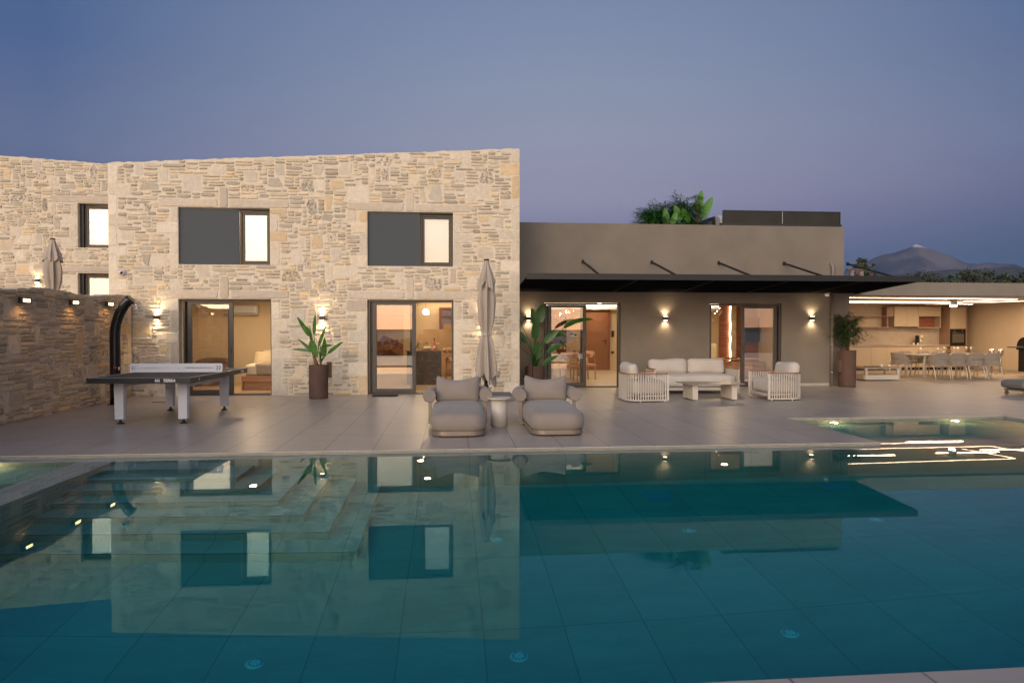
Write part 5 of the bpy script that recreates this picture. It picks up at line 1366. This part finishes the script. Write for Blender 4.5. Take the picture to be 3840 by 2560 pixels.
PA = mk('painting_sky', (.42, .33, .22), .8, var=.15, vs=2); MB().box(-.40, .40, -.034, -.031, -.68, .66).build('canvas', PA, pt_)
for i, (c_, pts) in enumerate((((.20, .09, .05), [(-.40,-.68),(.40,-.68),(.40,-.28),(.2,-.16),(-.05,-.06),(-.22,.02),(-.40,-.2)]), ((.28, .13, .07), [(-.40,-.68),(.40,-.68),(.40,-.46),(.15,-.33),(-.1,-.28),(-.40,-.36)]), ((.14, .06, .035), [(-.40,-.68),(.36,-.68),(.05,-.5),(-.2,-.47),(-.40,-.52)]))):
    MB().prism(pts, -.0355-.002*i, -.0345-.002*i, axis='y').build('brush_field', mk('brush_field_%s' % 'abc'[i], c_, .8, var=.25, vs=5), pt_)
kw = thing('inner_window', 'tall dark framed window at the back of the stone house kitchen', 'window', (-.10, 22.58, 1.87))
MB().box(-.24, .24, -.05, -.002, .33, .39).box(-.24, -.19, -.05, -.002, -.40, .329).box(-.189, .24, -.05, -.002, .08, .11).build('frame', WOODR, kw)
MB().box(-.189, .24, -.02, -.012, -.40, .329).build('pane', mk('dusk_pane', (.16, .15, .22), .1, var=.1), kw)
m = MB(); m.box(-1.02, 1.15, 22.2, 22.59, .013, 1.38).box(-.85, 1.15, 22.21, 22.59, 1.381, 1.54).box(-.2, 1.15, 22.22, 22.59, 1.541, 1.72)
tag(m.build('stepped_plinth', mk('step_plaster', (.50, .34, .22), .8)), 'stepped beige wall block beneath the kitchen back window', 'wall block')
m = MB()
t = thing('bar_stool', 'rounded pink beige bar stool with slatted legs right of the island', 'stool', (.10, 19.55, 0))
PK = fabric('pink_leather', (.55, .33, .23), b=.05); WP = wood('pale_wood', (.45, .25, .15), (.55, .33, .2))
MB().cushion((0, 0, .66), .44, .42, .14, r=.06, n=8).build('seat', PK, t); MB().tube([(.23*cos(a), .2*sin(a)+.05, .93) for a in [R(-20+22*k) for k in range(11)]], .075, 12).build('backrest', PK, t)
m = MB()
for z in (.20, .27, .34): m.box(-.22, .22, -.2, .2, z, z+.025)
m.build('foot_slats', WP, t)
for sx in (-1, 1):
    for sy in (-1, 1): MB().tube([(sx*.19, sy*.17, .6), (sx*.21, sy*.19, .013)], .016, 8).build('leg', WP, t)
l = bpy.data.lights.new('cove', 'AREA'); l.energy = 6; l.shape = 'RECTANGLE'; l.size = 1.8; l.size_y = .06; l.color = (1, .8, .5)
cv = thing('cove_light', 'bright ceiling cove light along the kitchen back wall', 'cove light', (-.2, 22.35, 2.44))
MB().box(-.7, .9, -.02, .02, -.02, .02).build('strip', LED, cv); o = bpy.data.objects.new('cove_glow', l); COL.objects.link(o); o.parent = cv; o.location = (0, 0, -.03)

# ================================================================= DINING / LIVING (grey house)
for i, (x, y, p, lb) in enumerate(((3.3, 19.6, 30, 'over the indoor dining table'), (5.5, 21.8, 34, 'between entry door and dining table'), (5.45, 24.6, 12, 'just before the brown entry door'), (8.3, 20.0, 34, 'in the living room near the right doorway'), (10.0, 22.6, 26, 'at the back of the living room'))):
    room_light('ceiling_light', 'round ceiling light ' + lb, x, y, 2.55, p, group=None)
for x, lb in ((5.45, 'downlight washing the brown entry door'), (10.30, 'downlight washing the living room back wall')):
    t = thing('downlight', lb, 'downlight', (x, 24.98, 2.40)); MB().lathe([(.05, 0), (.05, -.015), (.04, -.02)], 16).build('ring', WHITEP, t); MB().lathe([(.035, -.021), (.001, -.0215)], 16, cap=False).build('lens', LAMPE, t)
    l = bpy.data.lights.new('wash', 'SPOT'); l.energy = 9; l.spot_size = R(58); l.spot_blend = .5; l.color = (1, .76, .46); l.shadow_soft_size = .02; o = bpy.data.objects.new('beam', l); COL.objects.link(o); o.parent = t; o.location = (0, 0, -.03)
tag(MB().box(2.0, 10.2, 24.93, 25.0, 2.40, 2.455).build('ceiling_led_line', emis('led_line', (1, .86, .66), 7)), 'long white light line under the ceiling at the back of the grey house rooms', 'led line')
MB().box(1.98, 10.29, 25.01, 25.28, 2.28, 2.54).build('bulkhead', CEIL, gh)
ed = thing('entry_door', 'brown panelled entry door with black handle seen through the left grey doorway', 'door', (0, 0, 0))
BRD = mk('brown_door', (.26, .115, .06), .5, var=.05)
MB().box(5.07, 5.92, 25.22, 25.25, .013, 2.27).build('leaf', BRD, ed)
for z in (.92, 1.37, 1.82): MB().box(5.08, 5.75, 25.214, 25.219, z, z+.008).build('groove', WOODR, ed)
MB().box(5.921, 5.99, 25.19, 25.26, .013, 2.28).box(5.0, 5.069, 25.19, 25.26, .013, 2.28).build('frame', WOODR, ed)
MB().box(5.70, 5.85, 25.15, 25.17, 1.10, 1.125).box(5.82, 5.85, 25.17, 25.219, 1.06, 1.16).box(5.815, 5.845, 25.20, 25.219, .98, 1.04).build('handle', BLACK, ed)
tag(MB().box(6.07, 6.16, 25.26, 25.297, 1.25, 1.49).build('switch_panel', BLACK), 'black switch panel right of the brown entry door', 'switch')
tag(MB().box(6.07, 6.16, 25.26, 25.297, .63, .72).build('power_socket', BLACK), 'black power socket low beside the brown entry door', 'socket')
it = thing('intercom', 'pale intercom and thermostat units on the wall left of the entry door', 'intercom', (4.62, 25.29, 1.34))
MB().box(-.125, -.005, -.03, -.001, -.11, .11).box(.0, .125, -.03, -.001, -.11, .06).build('housing', WHITEP, it); MB().box(-.11, -.02, -.034, -.031, 0, .05).box(.015, .11, -.034, -.031, -.03, .03).build('screen', BLACKG, it)
iw = thing('dark_window', 'closed dark shutter window on the dining room back wall', 'window', (3.85, 25.29, 1.66))
MB().box(-.50, .50, -.06, -.001, -.64, .64).build('frame', BRONZE, iw); MB().box(-.40, .30, -.07, -.061, -.50, .55).build('pane', mk('shutter_pane', (.10, .08, .05), .3, var=.15), iw)
dt2 = thing('indoor_table', 'round pale dining table behind the glass of the left grey doorway', 'table', (3.0, 20.6, 0))
MB().lathe([(.70, .73), (.75, .75), (.74, .77)], 40).build('table_top', WP, dt2); MB().lathe([(.28, .013), (.26, .05), (.16, .2), (.14, .6), (.22, .729)], 24).build('pedestal', WP, dt2)
vs_ = thing('vase', 'bulbous brown glazed vase on the indoor dining table', 'vase', (3.36, 20.45, .771))
MB().lathe([(.09, 0), (.13, .05), (.155, .12), (.15, .17), (.11, .23), (.06, .27), (.055, .31), (.075, .33), (.06, .32)], 20).build('vase_body', mk('brown_glaze', (.10, .035, .018), .25, var=.5, vs=9, bump=.4, bs=12, bd=.02), vs_)
for sx in (-1, 1): MB().tube([(sx*.07, 0, .30), (sx*.14, 0, .28), (sx*.15, 0, .20)], .016, 8).build('handle', bpy.data.materials['brown_glaze'], vs_)
def wchair(label, loc, rz, src=None):
    if src: c = copy_tree(src); c.location = loc; c.rotation_euler = (0, 0, rz); tag(c, label); return c
    t = thing('round_back_chair', label, 'chair', loc, rz, 'round backed chairs at the indoor table')
    MB().cushion((0, 0, .45), .48, .46, .08, r=.038, n=8).build('seat', PK, t)
    MB().tube([(.24*cos(a), .02-.22*sin(a), .80) for a in [R(15+15*k) for k in range(11)]], .07, 12).build('back_pad', PK, t)
    MB().tube([(.27*cos(a), .02-.24*sin(a), .70) for a in [R(-10+20*k) for k in range(11)]], .018, 8).build('back_rail', WP, t)
    for sx in (-1, 1):
        MB().tube([(sx*.20, .18, .013), (sx*.24, .14, .70)], .018, 8).build('leg', WP, t); MB().tube([(sx*.18, -.22, .013), (sx*.19, -.18, .70)], .018, 8).build('leg', WP, t)
    return t
w0 = wchair('round backed chair standing clear in the open part of the left grey doorway', (4.10, 20.35, 0), R(115))
wchair('round backed chair behind the glass in front of the vase', (3.45, 19.65, 0), R(165), w0) if 0 else wchair('round backed chair behind the glass in front of the vase', (3.45, 19.6, 0), R(10), w0)
wchair('round backed chair at the far side of the indoor table', (4.05, 21.15, 0), R(130), w0)
wchair('round backed chair furthest left behind the door glass', (2.55, 19.6, 0), R(-15), w0)
def bubble(x, y, z, r, lb):
    t = thing('glass_pendant', lb, 'pendant lamp', (x, y, z), group='clear glass globe pendants')
    MB().sphere((0, 0, 0), r, 24, 16, .85).build('globe', bpy.data.materials['goblet'], t)
    MB().tube([(0, 0, r*.8), (0, 0, 2.55-z)], .004, 6).build('cord', BLACK, t); MB().lathe([(.05, r*.78), (.02, r*.95)], 14).build('cap', BLACK, t)
    MB().sphere((0, 0, 0), .018, 10, 8).build('bulb', emis('bulb_glow', (1, .8, .5), 12) if 'bulb_glow' not in bpy.data.materials else bpy.data.materials['bulb_glow'], t)
bubble(3.28, 20.2, 1.96, .17, 'left clear globe pendant over the indoor dining table'); bubble(3.56, 20.35, 2.06, .17, 'middle clear globe pendant over the indoor dining table'); bubble(3.44, 20.0, 2.02, .14, 'right clear globe pendant over the indoor dining table')
bubble(8.05, 20.0, 2.08, .15, 'upper clear globe pendant in the right grey doorway'); bubble(7.82, 20.1, 1.86, .15, 'lower clear globe pendant in the right grey doorway')
# living room
lw_ = thing('wood_wall_panel', 'red brown wood wall panelling behind the television', 'wall panel', (0, 0, 0))
MB().box(8.95, 10.28, 22.0, 22.1, .013, 2.54).build('panelling', WOODR, lw_)
sl = thing('stone_slab', 'backlit raw edged pale stone slab in the wood panelling', 'stone slab', (10.17-.12, 21.96, 0))
pts = [(-.14+.03*noise.noise(Vector((z*3.1, 0, 0))), .40+z*1.9/12*1.0) for z in range(13)]
pts = [(-.13+.035*noise.noise(Vector((k*.9, 2.2, 0))), .42+k*.16) for k in range(13)]
SL = -.62
MB().prism([(x+SL, z) for x, z in pts]+[(SL+.05, 2.34), (SL+.05, .42)], -.05, .0, axis='y').build('slab', mk('onyx_stone', (.55, .45, .30), .6, var=.3, vs=6, bump=.6, bs=9, bd=.03), sl)
MB().prism([(x+SL-.035, z) for x, z in pts]+[(x+SL-.004, z) for x, z in pts[::-1]], -.03, .0, axis='y').build('led_edge', emis('slab_led', (1, .80, .45), 9), sl)
tv = thing('television', 'black television hanging on the wood panelling', 'television', (10.0, 21.9, 1.52)); MB().box(-.22, .26, -.03, .0, -.40, .40).build('screen', BLACKG, tv, bevel=.004); MB().box(-.1, .1, .001, .09, -.1, .1).build('wall_mount', BLACK, tv)
cb = thing('tv_cabinet', 'low wooden cabinet below the television', 'cabinet', (9.65, 21.65, 0)); MB().box(-.65, .6, -.22, .22, .18, .45).build('body', WOODO, cb, bevel=.004); MB().box(-.66, .61, -.23, .23, .451, .47).build('top', WOODO, cb)
dk = thing('desk', 'pinkish round cornered wooden desk in the right grey doorway', 'desk', (8.85, 20.4, 0)); MB().prism(rrect(1.3, .62, .12), .60, .64).build('table_top', WP, dk, bevel=.006); MB().cushion((.1, 0, .30), .7, .40, .56, r=.12, n=8).build('pedestal', PK, dk)
lp = thing('laptop', 'closed dark laptop lying on the desk', 'laptop', (8.60, 20.3, .642)); MB().box(-.17, .17, -.11, .11, 0, .016).build('body', DARKM, lp, bevel=.003); MB().box(-.17, .17, -.11, .11, .0165, .024).build('lid', DARKM, lp, bevel=.003)
sc2 = thing('living_chair', 'pale upholstered chair behind the desk in the right doorway', 'chair', (8.28, 21.0, 0)); MB().cushion((0, 0, .44), .55, .52, .14, r=.06, n=8).build('seat', PILL, sc2); MB().cushion((0, .22, .80), .50, .13, .55, r=.06, n=8).build('backrest', PILL, sc2)
for sx in (-1, 1):
    for sy in (-1, 1): MB().tube([(sx*.2, sy*.2, .013), (sx*.2, sy*.2, .38)], .016, 8).build('leg', WP, sc2)

# ================================================================= TREES beyond
def crown_tree(name, label, x, y, z0, h, r, seed, n=900, ls=.10, group=None, mat=OLIVE, conic=False, trunk_h=None):
    rd = random.Random(seed); t = thing(name, label, 'tree', (x, y, z0), group=group)
    th = trunk_h or h*.35; m = MB(); m.tube([(0, 0, 0), (.05, 0, th*.5), (0, .05, th), (0, 0, h*.8)], [r*.07, r*.055, r*.045, .01], 8)
    cl = []
    for k in range(26):
        a = rd.uniform(0, 2*pi); v = rd.uniform(0, 1)
        rr_ = r*(rd.uniform(.2, .85) if not conic else rd.uniform(.1, .9)*(1-v*.85)); zz = th*.8 + (h-th*.8)*v*(.92)
        if not conic: rr_ *= math.sqrt(max(.05, 1-(2*v-1)**2*.85))
        c = Vector((rr_*cos(a), rr_*sin(a), zz)); cl.append((c, r*rd.uniform(.18, .38)*(1 if not conic else (1.05-v*.7))))
        m.tube([(0, 0, max(th*.6, zz-h*.2)), c*.6+Vector((0,0,zz*.35)), c], [.03*r, .02*r, .006], 5)
    m.build('trunk', STEM, t); m = MB()
    for k in range(n):
        c, cr = rd.choice(cl); d = Vector((rd.gauss(0,1), rd.gauss(0,1), rd.gauss(0,1))).normalized(); p = c + d*cr*rd.uniform(.3, 1)**.6
        u = Vector((rd.gauss(0,1), rd.gauss(0,1), rd.gauss(0,.6))).normalized(); v = u.cross(d).normalized() if abs(u.dot(d)) < .95 else Vector((0,0,1)); s = ls*rd.uniform(.6, 1.5)
        m.add([p-u*s, p-v*s*.4, p+u*s, p+v*s*.4], [(0,1,2,3)])
    m.build('crown', mat, t); return t
def azp(a, d): return sin(R(a))*d, cos(R(a))*d
tr = [(36.15, 4.28, 1.5), (36.6, 4.18, 1.5), (37.4, 3.96, 1.6), (38.0, 4.05, 1.5), (38.5, 4.12, 1.5), (39.15, 4.32, 1.5), (39.8, 4.30, 1.7), (40.35, 3.90, 1.4), (40.8, 3.8, 1.4), (41.25, 3.95, 1.4), (41.9, 4.10, 1.6), (42.6, 4.1, 1.6), (35.5, 4.02, 1.3)]
wrd = ('leftmost', 'second', 'third', 'fourth', 'fifth', 'tallest sixth', 'seventh', 'eighth', 'ninth', 'tenth', 'eleventh', 'twelfth', 'first')
for i, (a, e_, r_) in enumerate(tr):
    x, y = azp(a, 58); top = H + math.tan(R(e_+.05))*58
    crown_tree('olive_tree', 'dark olive tree above the pavilion roof, %s' % ('right at the canopy tip' if i == 12 else wrd[i]+' from the left'), x, y, -.3, top+.3, r_, 50+i, n=1500, ls=.13, group='olive trees behind the pavilion')
x, y = azp(32.25, 34); crown_tree('leafy_tree', 'loose leafy tree with open crown at the right end of the grey house', x, y, -.3, H+math.tan(R(5.8))*34+.3, 1.0, 91, n=1300, ls=.10, conic=True, trunk_h=2.6, mat=mk('tree_leaf', (.045, .05, .02), .6, var=.4, vs=2))
x, y = azp(33.0, 33.5); crown_tree('thin_tree', 'sparse thin tree just right of the loose leafy tree', x, y, -.3, H+math.tan(R(5.35))*33.5+.3, .8, 97, n=260, ls=.06, conic=True, trunk_h=2.6)
# stone posts with frame behind the roof
po = thing('roof_pergola', 'rough stone posts with wooden rail beyond the grey house roof', 'pergola', (13.8, 22.2, 0))
for dx, h_ in ((-.12, 3.62), (.22, 3.60)): MB().tube([(dx, 0, 2.82), (dx+.02, 0, 3.1), (dx, 0, h_-.08)], [.07, .085, .07], 8).build('post', mk('pale_post', (.26, .19, .15), .9, var=.3, vs=8) if 'pale_post' not in bpy.data.materials else bpy.data.materials['pale_post'], po)
MB().box(-.3, .4, -.07, .07, 3.55, 3.60).build('rail', STEM, po)
# planting behind the photographer, mirrored in the door glass
for i in range(16):
    a = 150+5.0*i + random.uniform(-1, 1); d = random.uniform(17, 24); x, y = azp(a, d)
    crown_tree('garden_shrub', 'dark garden shrub on the sea side behind the pool, number %s from the east' % ('one','two','three','four','five','six','seven','eight','nine','ten','eleven','twelve','thirteen','fourteen','fifteen','sixteen')[i], x, y, -1.25, random.uniform(1.7, 2.5), random.uniform(1.2, 1.8), 200+i, n=500, ls=.16, group='shrubs on the sea side')

# ================================================================= AIR
hz = bpy.data.materials.new('thin_air'); hz.use_nodes = True; ht = hz.node_tree; ht.nodes.clear()
pvn = ht.nodes.new('ShaderNodeVolumePrincipled'); pvn.inputs['Color'].default_value = (.52, .70, 1.0, 1); pvn.inputs['Density'].default_value = 4.2e-5; pvn.inputs['Anisotropy'].default_value = .2
on = ht.nodes.new('ShaderNodeOutputMaterial'); ht.links.new(pvn.outputs[0], on.inputs['Volume'])
tag(MB().box(-6500, 9500, -2200, 11800, -62, 1150).build('haze', hz), kind='stuff')
